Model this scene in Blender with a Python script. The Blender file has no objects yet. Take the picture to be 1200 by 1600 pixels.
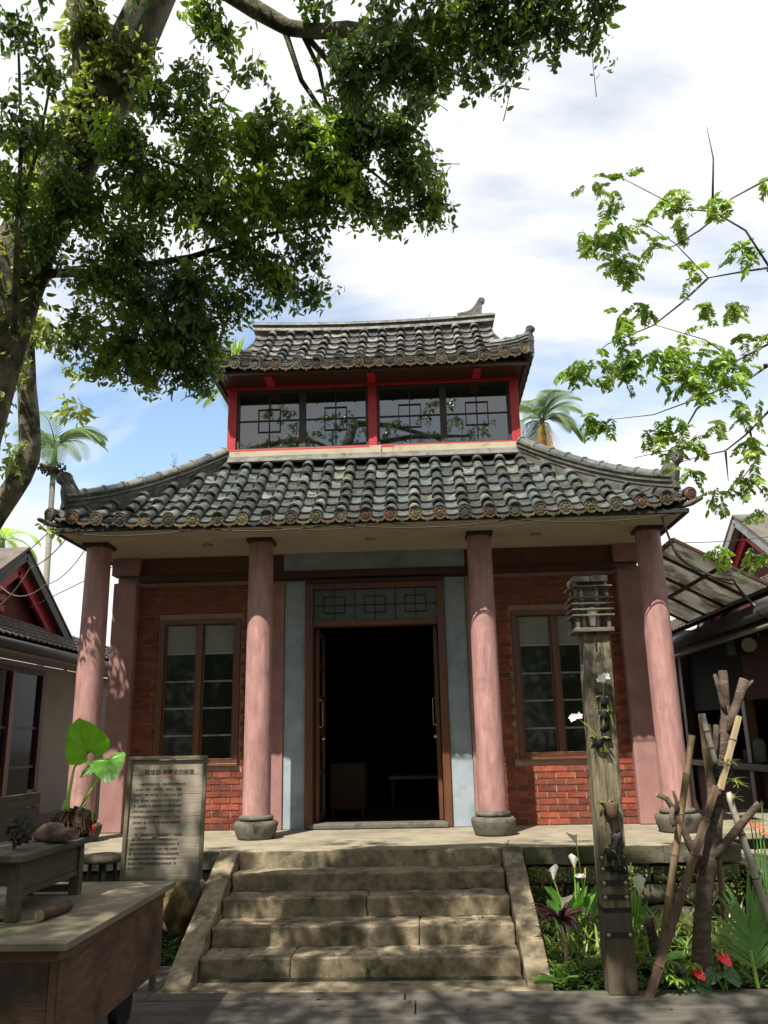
import bpy, math, random
import numpy as np
from mathutils import Vector, Matrix, noise as mnoise
PI = math.pi
random.seed(11); rng = np.random.default_rng(11)
S = bpy.context.scene
COL = S.collection
# ------------------------------------------------------------------ camera
cam_d = bpy.data.cameras.new('camera'); cam = bpy.data.objects.new('camera', cam_d); COL.objects.link(cam)
cam_d.sensor_fit = 'HORIZONTAL'; cam_d.sensor_width = 36; cam_d.lens = 36*1289.73/1200; cam_d.clip_start = .05; cam_d.clip_end = 2000
pt, yw, rl = 0.2689, -0.0423, -0.0211
fw = Vector((math.sin(yw)*math.cos(pt), math.cos(yw)*math.cos(pt), math.sin(pt)))
r0 = Vector((math.cos(yw), -math.sin(yw), 0)); u0 = r0.cross(fw)
rr = r0*math.cos(rl)+u0*math.sin(rl); uu = -r0*math.sin(rl)+u0*math.cos(rl)
M = Matrix((rr, uu, -fw)).transposed().to_4x4(); M.translation = Vector((.5055, -8.2734, .8789)); cam.matrix_world = M
S.camera = cam
CAMP = np.array([.5055, -8.2734, .8789])
# ------------------------------------------------------------------ light
SUN_AZ, SUN_EL = math.radians(25), math.radians(55.4)       # azimuth measured from straight behind the camera towards the left
sdir = Vector((-math.sin(SUN_AZ)*math.cos(SUN_EL), -math.cos(SUN_AZ)*math.cos(SUN_EL), math.sin(SUN_EL)))
sd = bpy.data.lights.new('sun', 'SUN'); sun = bpy.data.objects.new('sun', sd); COL.objects.link(sun)
sd.energy = 5.0; sd.angle = math.radians(.53); sd.color = (1, .94, .82)
sun.rotation_euler = sdir.to_track_quat('Z', 'Y').to_euler()
W = bpy.data.worlds.new('World'); S.world = W; W.use_nodes = True
nt = W.node_tree; nt.nodes.clear(); N = nt.nodes.new; L = nt.links.new
sky = N('ShaderNodeTexSky'); sky.sky_type = 'NISHITA'; sky.sun_disc = False
sky.sun_elevation = SUN_EL; sky.sun_rotation = math.radians(180)+SUN_AZ; sky.air_density = 1.0; sky.dust_density = .6; sky.ozone_density = 1.5
tc = N('ShaderNodeTexCoord'); sep = N('ShaderNodeSeparateXYZ'); L(tc.outputs['Generated'], sep.inputs[0])
ad = N('ShaderNodeMath'); ad.operation = 'MAXIMUM'; ad.inputs[1].default_value = 0; L(sep.outputs['Z'], ad.inputs[0])
ad2 = N('ShaderNodeMath'); ad2.inputs[1].default_value = .3; L(ad.outputs[0], ad2.inputs[0])
dv = N('ShaderNodeVectorMath'); dv.operation = 'DIVIDE'; cb = N('ShaderNodeCombineXYZ'); L(sep.outputs['X'], cb.inputs[0]); L(sep.outputs['Y'], cb.inputs[1])
cb2 = N('ShaderNodeCombineXYZ')
for i in range(2): L(ad2.outputs[0], cb2.inputs[i])
cb2.inputs[2].default_value = 1
L(cb.outputs[0], dv.inputs[0]); L(cb2.outputs[0], dv.inputs[1])
mp = N('ShaderNodeMapping'); mp.inputs['Location'].default_value = (3.1, 1.7, 0); mp.inputs['Rotation'].default_value = (0, 0, .5); mp.inputs['Scale'].default_value = (.75, 1.25, 1); L(dv.outputs[0], mp.inputs[0])
n1 = N('ShaderNodeTexNoise'); n1.inputs['Scale'].default_value = 1.15; n1.inputs['Detail'].default_value = 9; n1.inputs['Roughness'].default_value = .55; n1.inputs['Distortion'].default_value = .25; L(mp.outputs[0], n1.inputs['Vector'])
rp = N('ShaderNodeValToRGB'); rp.color_ramp.elements[0].position = .34; rp.color_ramp.elements[1].position = .47; L(n1.outputs['Fac'], rp.inputs[0])
n2 = N('ShaderNodeTexNoise'); n2.inputs['Scale'].default_value = 2.6; n2.inputs['Detail'].default_value = 7; n2.inputs['Roughness'].default_value = .5; L(mp.outputs[0], n2.inputs['Vector'])
rp2 = N('ShaderNodeValToRGB'); rp2.color_ramp.elements[0].position = .3; rp2.color_ramp.elements[1].position = .5
rp2.color_ramp.elements[0].color = (9.2, 9.5, 9.9, 1); rp2.color_ramp.elements[1].color = (10.7, 10.7, 10.6, 1); L(n2.outputs['Fac'], rp2.inputs[0])
sm = N('ShaderNodeMix'); sm.data_type = 'RGBA'; sm.blend_type = 'MULTIPLY'; sm.inputs[0].default_value = 1; L(sky.outputs[0], sm.inputs[6]); sm.inputs[7].default_value = (2.9, 2.75, 2.5, 1)
mx = N('ShaderNodeMix'); mx.data_type = 'RGBA'; L(rp.outputs[0], mx.inputs[0]); L(sm.outputs[2], mx.inputs[6]); L(rp2.outputs[0], mx.inputs[7])
bg = N('ShaderNodeBackground'); bg.inputs[1].default_value = .052; L(mx.outputs[2], bg.inputs[0]); wo = N('ShaderNodeOutputWorld'); L(bg.outputs[0], wo.inputs[0])
S.view_settings.view_transform = 'Standard'; S.view_settings.look = 'None'; S.view_settings.exposure = 1.0; S.view_settings.gamma = 1; S.view_settings.use_curve_mapping = False
S.render.engine = 'CYCLES'; S.cycles.max_bounces = 6; S.cycles.diffuse_bounces = 3; S.cycles.transparent_max_bounces = 8
# ------------------------------------------------------------------ materials
def mat(name, c1, c2, scale=6, rough=.75, bump=.25, stretch=(1, 1, 1), rnd=0, stain=None, stain_scale=1.5, stain_pos=(.5, .7), spec=.35, metallic=0, ramp=None, fine=None, bdist=.01, trans=0, world=False, rrough=0, k=.55):
    if not trans: c1, c2 = [tuple(x*k for x in c) for c in (c1, c2)]; stain = tuple(x*k for x in stain) if stain else None
    m = bpy.data.materials.new(name); m.use_nodes = True; t = m.node_tree; t.nodes.clear(); N = t.nodes.new; L = t.links.new
    tc = N('ShaderNodeTexCoord'); oi = N('ShaderNodeObjectInfo'); geo = N('ShaderNodeNewGeometry')
    av = N('ShaderNodeVectorMath'); av.operation = 'MULTIPLY_ADD'
    sc = N('ShaderNodeCombineXYZ'); 
    for i in range(3): L(oi.outputs['Random'], sc.inputs[i])
    L(sc.outputs[0], av.inputs[0]); av.inputs[1].default_value = (0, 0, 0) if world else (17, 31, 11); L(geo.outputs['Position'] if world else tc.outputs['Object'], av.inputs[2])
    mp = N('ShaderNodeMapping'); mp.inputs['Scale'].default_value = stretch; L(av.outputs[0], mp.inputs[0])
    n = N('ShaderNodeTexNoise'); n.inputs['Scale'].default_value = scale; n.inputs['Detail'].default_value = 8; n.inputs['Roughness'].default_value = .62; L(mp.outputs[0], n.inputs['Vector'])
    rp = N('ShaderNodeValToRGB'); e = rp.color_ramp.elements; e[0].position = .3; e[1].position = .7; e[0].color = (*c1, 1); e[1].color = (*c2, 1); L(n.outputs['Fac'], rp.inputs[0])
    col = rp.outputs[0]
    if ramp:
        rr = N('ShaderNodeValToRGB'); rr.color_ramp.interpolation = 'CONSTANT'; el = rr.color_ramp.elements
        for i, c in enumerate(ramp):
            x = el[i] if i < 2 else el.new(i/len(ramp)); x.position = i/len(ramp); x.color = (*c, 1)
        L(oi.outputs['Random'], rr.inputs[0]); mm = N('ShaderNodeMix'); mm.data_type = 'RGBA'; mm.blend_type = 'MULTIPLY'; mm.inputs[0].default_value = 1; L(col, mm.inputs[6]); L(rr.outputs[0], mm.inputs[7]); col = mm.outputs[2]
    if stain:
        n3 = N('ShaderNodeTexNoise'); n3.inputs['Scale'].default_value = stain_scale; n3.inputs['Detail'].default_value = 6; n3.inputs['Roughness'].default_value = .65; L(av.outputs[0], n3.inputs['Vector'])
        r3 = N('ShaderNodeValToRGB'); r3.color_ramp.elements[0].position = stain_pos[0]; r3.color_ramp.elements[1].position = stain_pos[1]; L(n3.outputs['Fac'], r3.inputs[0])
        mm = N('ShaderNodeMix'); mm.data_type = 'RGBA'; L(r3.outputs[0], mm.inputs[0]); L(col, mm.inputs[6]); mm.inputs[7].default_value = (*stain, 1); col = mm.outputs[2]
    if rnd:
        hs = N('ShaderNodeHueSaturation'); mr = N('ShaderNodeMapRange'); mr.inputs[3].default_value = 1-rnd; mr.inputs[4].default_value = 1+rnd; L(oi.outputs['Random'], mr.inputs[0]); L(mr.outputs[0], hs.inputs['Value']); L(col, hs.inputs['Color']); col = hs.outputs[0]
    p = N('ShaderNodeBsdfPrincipled'); L(col, p.inputs['Base Color']); p.inputs['Roughness'].default_value = rough; p.inputs['Metallic'].default_value = metallic; p.inputs['Specular IOR Level'].default_value = spec
    if rrough:
        mr = N('ShaderNodeMapRange'); mr.inputs[3].default_value = rough-rrough; mr.inputs[4].default_value = rough+rrough; L(n.outputs['Fac'], mr.inputs[0]); mr.inputs[1].default_value = .3; mr.inputs[2].default_value = .7; L(mr.outputs[0], p.inputs['Roughness'])
    if bump:
        nb = N('ShaderNodeTexNoise'); nb.inputs['Scale'].default_value = fine or scale*4; nb.inputs['Detail'].default_value = 6; nb.inputs['Roughness'].default_value = .7; L(mp.outputs[0], nb.inputs['Vector'])
        b = N('ShaderNodeBump'); b.inputs['Strength'].default_value = bump; b.inputs['Distance'].default_value = bdist; L(nb.outputs['Fac'], b.inputs['Height']); L(b.outputs[0], p.inputs['Normal'])
    o = N('ShaderNodeOutputMaterial')
    if trans:
        tr = N('ShaderNodeBsdfTranslucent'); h2 = N('ShaderNodeHueSaturation'); h2.inputs['Value'].default_value = trans; h2.inputs['Hue'].default_value = .485; h2.inputs['Saturation'].default_value = 1.1; L(col, h2.inputs['Color']); L(h2.outputs[0], tr.inputs[0])
        ms = N('ShaderNodeAddShader'); L(p.outputs[0], ms.inputs[0]); L(tr.outputs[0], ms.inputs[1]); L(ms.outputs[0], o.inputs[0])
    else: L(p.outputs[0], o.inputs[0])
    return m
def glassy(name, col, rough=.03, alpha=None):
    m = bpy.data.materials.new(name); m.use_nodes = True; p = m.node_tree.nodes['Principled BSDF']
    p.inputs['Base Color'].default_value = (*col, 1); p.inputs['Roughness'].default_value = rough; p.inputs['Specular IOR Level'].default_value = .7
    if alpha is not None: p.inputs['Alpha'].default_value = alpha
    return m
m_brick = mat('brick_red', (.27, .058, .034), (.42, .105, .062), 14, .85, .6, ramp=[(1, 1, 1), (.85, .8, .8), (1.05, 1.15, 1.1), (.7, .7, .75), (1, .9, .85), (.9, 1.05, 1.0), (.8, .75, .7), (1.1, 1.05, 1)], rnd=.25, stain=(.12, .045, .035), stain_scale=9, stain_pos=(.50, .70))
m_mortar = mat('mortar', (.50, .30, .24), (.66, .44, .36), 20, .95, .4)
m_plum = mat('pink_plaster', (.40, .20, .185), (.54, .30, .275), 5, .8, .25, stain=(.27, .15, .14), stain_scale=2.2, stain_pos=(.5, .78), fine=60, stretch=(1, 1, .6))
m_colm = mat('column_pink_plaster', (.44, .215, .20), (.76, .43, .40), 10, .6, .5, stain=(.40, .235, .22), stain_scale=5, stain_pos=(.50, .72), fine=70, stretch=(2, 2, .35), spec=.4)
m_blue = mat('blue_grey_plaster', (.36, .43, .50), (.52, .60, .67), 4, .85, .2, stain=(.23, .275, .31), stain_scale=3, stain_pos=(.5, .8), fine=50)
m_soffit = mat('soffit_paint', (.62, .53, .40), (.74, .65, .50), 3, .85, .1, stain=(.42, .33, .22), stain_scale=1.5, stain_pos=(.55, .8))
m_dwood = mat('dark_brown_wood', (.055, .022, .012), (.11, .045, .022), 7, .5, .2, stretch=(6, 6, .6))
m_mun = mat('dark_window_bars', (.03, .024, .02), (.07, .058, .048), 7, .6, .1)
m_fwood = mat('orange_brown_wood', (.13, .046, .020), (.23, .085, .038), 6, .42, .2, stretch=(6, 6, .6), spec=.5)
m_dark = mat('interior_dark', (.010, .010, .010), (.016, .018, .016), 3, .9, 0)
m_redp = mat('red_paint', (.38, .018, .026), (.52, .032, .045), 8, .5, .2, stain=(.25, .02, .025), stain_scale=5, stain_pos=(.55, .8), k=.7)
m_cream = mat('cream_weathered_board', (.50, .42, .28), (.70, .62, .46), 5, .85, .3, stain=(.20, .18, .13), stain_scale=6, stain_pos=(.55, .75), stretch=(.5, 1, 1))
m_flash = mat('grey_flashing', (.28, .28, .26), (.42, .41, .38), 8, .7, .3, stain=(.10, .10, .09), stain_scale=7, stain_pos=(.5, .7))
RT = [(.66, .69, .68), (.86, .90, .86), (.52, .56, .58), (.46, .49, .50), (1.0, 1.0, .90), (.42, .44, .46), (.56, .56, .54), (.74, .79, .74), (.50, .56, .64), (.38, .40, .41), (.80, .85, .83), (.54, .57, .56), (1.25, 1.27, 1.2), (.52, .50, .47), (.70, .84, .84), (.44, .46, .46)]
m_tile = mat('glazed_roof_tile', (.14, .147, .145), (.36, .37, .355), 7, .24, .25, ramp=RT, stain=(.055, .058, .046), stain_scale=6, stain_pos=(.52, .70), spec=.7, rrough=.12)
m_tileu = mat('upper_roof_tile', (.13, .13, .125), (.30, .295, .28), 9, .45, .35, ramp=[(.6, .6, .6), (1, 1, 1), (.5, .5, .52), (.85, .8, .75), (1.5, 1.5, 1.45), (.7, .7, .72), (.42, .42, .42), (1.1, 1.05, .9)], stain=(.055, .052, .045), stain_scale=8, stain_pos=(.5, .68), spec=.55, rrough=.1)
m_ridge = mat('ridge_mortar', (.10, .10, .088), (.24, .235, .20), 7, .75, .5, stain=(.05, .055, .035), stain_scale=5, stain_pos=(.45, .65))
m_disc = mat('eave_disc_clay', (.12, .10, .075), (.24, .20, .145), 30, .6, .6, ramp=[(1, 1, 1), (.8, .7, .6), (.75, .9, .55), (1, .6, .5), (1.25, 1.2, .85), (.5, .48, .42), (.4, .5, .4), (1.0, .8, .6)], stain=(.04, .05, .025), stain_scale=14, stain_pos=(.5, .7))
m_deck_t = mat('roof_underlay', (.03, .03, .027), (.055, .055, .05), 5, .9, .2)
m_glass = glassy('dark_window_glass', (.010, .013, .012), .02); m_glass.node_tree.nodes['Principled BSDF'].inputs['IOR'].default_value = 1.85
m_pane = glassy('lower_window_glass', (.010, .014, .012), .05); m_pane.node_tree.nodes['Principled BSDF'].inputs['Specular IOR Level'].default_value = .35
m_pane2 = glassy('dim_window_glass', (.010, .012, .011), .12); m_pane2.node_tree.nodes['Principled BSDF'].inputs['Specular IOR Level'].default_value = .08
m_frost = glassy('frosted_transom', (.040, .048, .038), .35)
m_blind = mat('pale_blind', (.17, .17, .15), (.30, .29, .26), 6, .35, .2, spec=.7)
m_white = mat('white_trim', (.38, .38, .36), (.50, .49, .46), 5, .6, 0)
m_ltwall = mat('pale_plaster', (.34, .38, .32), (.45, .48, .41), 2, .9, .1, stain=(.38, .37, .33), stain_scale=2)
m_stone = mat('step_stone', (.24, .185, .115), (.54, .445, .30), 14, .9, .7, stain=(.10, .09, .055), stain_scale=4.5, stain_pos=(.47, .66), fine=70)
m_slab = mat('terrace_stone', (.32, .28, .20), (.50, .44, .33), 4, .85, .3, stain=(.17, .15, .10), stain_scale=2.2, stain_pos=(.5, .75), fine=60)
m_moss = mat('mossy_stone', (.13, .12, .08), (.24, .215, .155), 8, .95, .7, stain=(.06, .075, .018), stain_scale=3.5, stain_pos=(.42, .6), fine=40, bdist=.02)
m_wallst = mat('wall_stone', (.20, .17, .125), (.36, .31, .235), 6, .9, .7, stain=(.085, .08, .04), stain_scale=3, stain_pos=(.5, .66), fine=30, bdist=.02)
m_base = mat('column_base_stone', (.13, .12, .095), (.30, .275, .22), 6, .8, .6, stain=(.045, .045, .035), stain_scale=6, stain_pos=(.45, .62), fine=45)
m_deckw = mat('weathered_deck_wood', (.10, .088, .074), (.205, .185, .158), 3, .8, .5, stretch=(.8, 9, 9), fine=14, stain=(.06, .052, .042), stain_scale=2)
m_soil = mat('garden_soil', (.022, .018, .012), (.05, .04, .026), 8, 1, .8, bdist=.04)
m_ground = mat('courtyard_ground', (.10, .09, .07), (.17, .155, .12), 3, .95, .3)
m_table = mat('table_box_wood', (.125, .064, .036), (.26, .145, .085), 5, .6, .5, stretch=(1.5, 1.2, 7), stain=(.06, .036, .026), stain_scale=3, stain_pos=(.48, .66), fine=12)
m_tabtop = mat('mossy_table_top', (.22, .185, .13), (.36, .31, .22), 3, .6, .15, stain=(.17, .17, .075), stain_scale=2.5, stain_pos=(.48, .66))
m_bench = mat('grey_bench_wood', (.075, .062, .042), (.15, .125, .088), 5, .8, .4, stretch=(7, .7, 7))
m_log = mat('log_wood', (.07, .045, .03), (.22, .14, .09), 14, .85, .9, bdist=.02)
m_drift = mat('driftwood', (.07, .06, .045), (.22, .19, .145), 12, .9, .9, stain=(.03, .025, .018), stain_scale=9, bdist=.03)
m_sign = mat('sign_board_wood', (.36, .31, .245), (.50, .44, .36), 3, .8, .4, stretch=(.8, 5, 9), stain=(.20, .20, .12), stain_scale=5, stain_pos=(.55, .8))
m_signf = mat('sign_frame_wood', (.16, .145, .085), (.27, .24, .16), 6, .8, .4)
m_ink = mat('sign_ink', (.07, .055, .04), (.20, .17, .13), 60, .9, 0)
m_post = mat('old_post_wood', (.085, .07, .042), (.56, .48, .31), 5, .85, 1.0, stretch=(8, 8, .55), stain=(.055, .05, .042), stain_scale=2.4, stain_pos=(.49, .58), fine=9, bdist=.03)
m_post2 = mat('brown_post_board', (.09, .068, .042), (.18, .138, .088), 5, .8, .4, stretch=(8, 8, .6))
m_black = mat('black_iron', (.012, .012, .012), (.03, .028, .026), 20, .6, .3)
m_bolt = mat('bolt_metal', (.45, .42, .34), (.6, .56, .46), 20, .45, 0, metallic=.5)
m_lant = mat('lantern_wood', (.12, .10, .075), (.30, .25, .20), 8, .8, .6, stretch=(1, 6, 6))
m_lglass = glassy('lantern_glass', (.07, .06, .05), .2)
m_bulb = mat('white_bulb', (.75, .74, .70), (.82, .81, .78), 4, .3, 0, k=1)
m_bark = mat('fig_bark', (.16, .135, .09), (.56, .50, .37), 9, .9, 1.0, stain=(.06, .075, .028), stain_scale=5, stain_pos=(.46, .58), bdist=.05, stretch=(1, 1, .6))
m_bark2 = mat('cut_tree_bark', (.09, .058, .042), (.34, .25, .19), 12, .75, 1.0, stretch=(1, 1, 3.2), stain=(.30, .25, .19), stain_scale=7, stain_pos=(.6, .75), bdist=.02)
m_cutw = mat('cut_wood_end', (.36, .27, .16), (.5, .39, .25), 12, .8, .2)
m_bam1 = mat('tan_bamboo', (.22, .145, .075), (.36, .25, .14), 6, .5, .2, stretch=(5, 5, .6))
m_bam2 = mat('grey_white_bamboo', (.44, .40, .32), (.60, .56, .46), 6, .5, .2, stretch=(5, 5, .6), stain=(.2, .17, .12), stain_scale=5)
m_bam3 = mat('dark_split_bamboo', (.12, .075, .05), (.24, .16, .11), 6, .6, .3, stretch=(5, 5, .6))
m_bam4 = mat('pale_split_bamboo', (.42, .31, .18), (.56, .44, .27), 6, .6, .3, stretch=(5, 5, .6))
def leafm(name, a, b, trans=1.3, rough=.38, scale=3, **k): return mat(name, a, b, scale, rough, 0, trans=trans, spec=.45, **k)
m_fig = leafm('fig_leaf', (.014, .036, .009), (.062, .112, .020), 1.15, .30, 9, stain=(.13, .19, .030), stain_scale=1.6, stain_pos=(.50, .62), world=True)  # lighter clumps put sunlit foliage into the leaf colour
m_figy = leafm('bright_green_leaf', (.10, .18, .022), (.17, .26, .035), 1.4)  # on the fig crown this brighter green stands in for sunlit leaves
m_vine = leafm('trunk_vine_leaf', (.05, .085, .016), (.18, .21, .05), 1.2, world=True, scale=7)
m_pinn = leafm('cassia_leaflet', (.035, .085, .012), (.15, .22, .030), 1.3, world=True, scale=5)
m_palm = leafm('palm_frond', (.05, .095, .035), (.11, .16, .06), .8)
m_palmd = leafm('dry_palm_frond', (.40, .26, .05), (.50, .33, .09), .9)
m_aloc = leafm('elephant_ear_leaf', (.035, .11, .012), (.075, .19, .018), 1.5, .35, 9)
m_stalk = leafm('leaf_stalk', (.16, .27, .05), (.28, .38, .08), .8)
m_lily = leafm('calla_leaf', (.035, .10, .018), (.10, .22, .034), .8, .3, 8)
m_dleaf = leafm('dark_green_leaf', (.015, .05, .010), (.04, .095, .018), .9, .3)
m_purp = leafm('purple_leaf', (.020, .008, .012), (.060, .018, .028), .35, .3, 8)
m_iris = leafm('iris_leaf', (.05, .13, .035), (.10, .20, .05), 1.1, .35)
m_gcov = leafm('ground_cover_leaf', (.022, .06, .010), (.10, .18, .028), 1.0, .45, 10, world=True)
m_wpet = leafm('white_petal', (.70, .70, .62), (.80, .80, .76), .25, .45)
m_ppet = leafm('pale_pink_petal', (.72, .60, .62), (.80, .72, .74), .5, .45)
m_rpet = leafm('red_spathe', (.55, .012, .022), (.70, .025, .035), .6, .2)
m_opet = leafm('orange_petal', (.75, .16, .02), (.85, .26, .03), .7, .4)
m_ypet = leafm('yellow_spadix', (.6, .4, .05), (.7, .5, .08), .3, .5)
m_root = mat('root_fibre', (.07, .035, .024), (.19, .105, .07), 14, .95, .9, bdist=.03)
m_gold = mat('golden_stone', (.22, .15, .07), (.52, .34, .13), 5, .8, .7, stain=(.12, .11, .09), stain_scale=5, stain_pos=(.45, .6), bdist=.03)
m_lroof = mat('brown_roof_tile', (.13, .105, .09), (.24, .20, .175), 6, .6, .4, stain=(.05, .042, .036), stain_scale=3)
m_dmetal = mat('dark_grey_metal', (.06, .06, .058), (.105, .103, .10), 4, .55, .1)
m_silver = mat('silver_gutter', (.40, .40, .40), (.54, .54, .53), 5, .42, .1, metallic=.25, spec=.5, stain=(.2, .17, .14), stain_scale=3)
m_chrome = mat('chrome', (.6, .6, .6), (.7, .7, .7), 5, .2, 0, metallic=1)
m_poly = mat('milky_awning_sheet', (.26, .26, .24), (.36, .36, .34), 4, .5, 0, stain=(.13, .12, .09), stain_scale=3.5, stain_pos=(.45, .62), trans=.75)
m_cable = mat('cable', (.03, .028, .025), (.06, .055, .05), 5, .6, 0)
m_cable2 = mat('pale_cable', (.22, .20, .15), (.30, .27, .20), 5, .6, 0)
m_terra = mat('clay_pot', (.12, .07, .04), (.2, .12, .07), 9, .9, .5)
m_redw = mat('maroon_wall', (.16, .045, .04), (.22, .065, .055), 3, .8, .1)
m_trunkp = mat('palm_trunk', (.24, .22, .18), (.42, .39, .33), 8, .85, .4, stretch=(1, 1, 4))
m_petal_y = mat('cloth_tan', (.05, .026, .014), (.08, .042, .024), 4, .9, .2)
m_plate = mat('speaker_white', (.55, .5, .36), (.62, .58, .44), 4, .5, 0)
# ------------------------------------------------------------------ mesh helpers
WL = {}      # world location of every object (no object with children is rotated)
def link(o, parent=None, loc=(0, 0, 0)):
    COL.objects.link(o); loc = Vector(loc)
    if parent is not None: o.parent = parent; o.location = loc - WL[parent.name]
    else: o.location = loc
    WL[o.name] = loc
    return o
def tag(o, label=None, cat=None, group=None, kind=None):
    if label: o['label'] = label
    if cat: o['category'] = cat
    if group: o['group'] = group
    if kind: o['kind'] = kind
    return o
def thing(name, label, cat, loc=(0, 0, 0), group=None):
    o = bpy.data.objects.new(name, None); o.empty_display_size = .1
    return tag(link(o, None, loc), label, cat, group)
class MB:
    def __init__(s): s.v = []; s.f = []
    def add(s, v, f):
        b = len(s.v); s.v += [tuple(p) for p in v]; s.f += [tuple(i+b for i in q) for q in f]; return s
    def hexa(s, p):
        return s.add(p, [(0, 3, 2, 1), (4, 5, 6, 7), (0, 1, 5, 4), (1, 2, 6, 5), (2, 3, 7, 6), (3, 0, 4, 7)])
    def box(s, x0, x1, y0, y1, z0, z1):
        return s.hexa([(x0, y0, z0), (x1, y0, z0), (x1, y1, z0), (x0, y1, z0), (x0, y0, z1), (x1, y0, z1), (x1, y1, z1), (x0, y1, z1)])
    def bar(s, a, b, w, h, up=(0, 0, 1)):
        a, b = Vector(a), Vector(b); d = (b-a).normalized(); u = Vector(up); sx = d.cross(u)
        if sx.length < 1e-4: sx = d.cross(Vector((1, 0, 0)))
        sx.normalize(); u = sx.cross(d).normalized(); P = []
        for c in (a, b):
            for i, j in ((-1, -1), (1, -1), (1, 1), (-1, 1)): P.append(c+sx*w/2*i+u*h/2*j)
        return s.hexa(P)
    def tube(s, pts, rad, n=8, cap=True, jit=0):
        pts = [Vector(p) for p in pts]; k = len(pts); rad = [rad]*k if isinstance(rad, (int, float)) else list(rad)
        V = []; F = []; ref = None
        for i, p in enumerate(pts):
            d = (pts[min(i+1, k-1)]-pts[max(i-1, 0)]).normalized()
            if ref is None: ref = d.cross(Vector((.31, .92, .2))).normalized()
            ref = (ref-d*ref.dot(d)).normalized(); q = d.cross(ref)
            for j in range(n):
                a = 2*PI*j/n; r = rad[i]*(1+(random.uniform(-jit, jit) if jit else 0)); V.append(p+(ref*math.cos(a)+q*math.sin(a))*r)
        for i in range(k-1):
            for j in range(n): F.append((i*n+j, i*n+(j+1) % n, (i+1)*n+(j+1) % n, (i+1)*n+j))
        if cap: F.append(tuple(range(n-1, -1, -1))); F.append(tuple((k-1)*n+j for j in range(n)))
        return s.add(V, F)
    def lathe(s, prof, c=(0, 0, 0), n=24, axis='z'):
        V = []; F = []; k = len(prof)
        for r, z in prof:
            for j in range(n):
                a = 2*PI*j/n; x, y = r*math.cos(a), r*math.sin(a)
                V.append((c[0]+x, c[1]+y, c[2]+z) if axis == 'z' else ((c[0]+x, c[1]+z, c[2]+y) if axis == 'y' else (c[0]+z, c[1]+x, c[2]+y)))
        for i in range(k-1):
            for j in range(n): F.append((i*n+j, i*n+(j+1) % n, (i+1)*n+(j+1) % n, (i+1)*n+j))
        F.append(tuple(range(n-1, -1, -1))); F.append(tuple((k-1)*n+j for j in range(n)))
        return s.add(V, F)
    def prism(s, poly, o, ax, ay, th):       # polygon in plane (ax, ay) at o, thickness th along their cross product
        o, ax, ay = Vector(o), Vector(ax), Vector(ay); nn = ax.cross(ay).normalized()*th/2; k = len(poly)
        V = [o+ax*x+ay*y-nn for x, y in poly]+[o+ax*x+ay*y+nn for x, y in poly]
        F = [tuple(range(k-1, -1, -1)), tuple(range(k, 2*k))]+[(i, (i+1) % k, (i+1) % k+k, i+k) for i in range(k)]
        return s.add(V, F)
    def blade(s, base, d, ln, w, droop=.3, fold=.25, seg=5, nrm=None, shape=None):
        base = Vector(base); d = Vector(d).normalized(); up = Vector(nrm) if nrm else Vector((0, 0, 1))
        side = d.cross(up); side = side if side.length > .05 else d.cross(Vector((1, 0, 0))); side.normalize(); nn = side.cross(d).normalized(); p = base.copy(); V = []; F = []
        for i in range(seg+1):
            t = i/seg; ww = (shape(t) if shape else math.sin(PI*min(1, .12+t*.88))**.8)*w/2*(1 if i < seg else .02)
            V += [p-side*ww+nn*fold*ww, p, p+side*ww+nn*fold*ww]
            d = (d-Vector((0, 0, 1))*droop/seg).normalized(); nn = side.cross(d).normalized(); p = p+d*ln/seg
        for i in range(seg):
            a = i*3; F += [(a, a+1, a+4, a+3), (a+1, a+2, a+5, a+4)]
        return s.add(V, F)
    def mesh(s, name, mt, c, smooth):
        me = bpy.data.meshes.new(name); me.from_pydata([(v[0]-c[0], v[1]-c[1], v[2]-c[2]) for v in s.v], [], s.f)
        me.materials.append(mt)
        if smooth: me.polygons.foreach_set('use_smooth', [True]*len(me.polygons))
        me.update(); return me
    def build(s, name, mt, parent=None, smooth=False, bevel=0, rough=0, seed=0, auto=False):
        a = np.array([tuple(v) for v in s.v]); lo, hi = a.min(0), a.max(0); c = ((lo[0]+hi[0])/2, (lo[1]+hi[1])/2, lo[2])
        me = s.mesh(name, mt, c, smooth); o = bpy.data.objects.new(name, me); link(o, parent, c)
        if bevel:
            b = o.modifiers.new('bevel', 'BEVEL'); b.width = bevel; b.segments = 2; b.limit_method = 'ANGLE'
        if auto:
            me.set_sharp_from_angle(angle=math.radians(38))
        return o
def displace(mb, amp, sc, seed=0):
    for i, v in enumerate(mb.v):
        p = Vector(v)*sc+Vector((seed, seed*1.7, 0)); q = mnoise.noise_vector(p); mb.v[i] = (v[0]+q.x*amp, v[1]+q.y*amp, v[2]+q.z*amp)
    return mb
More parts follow.
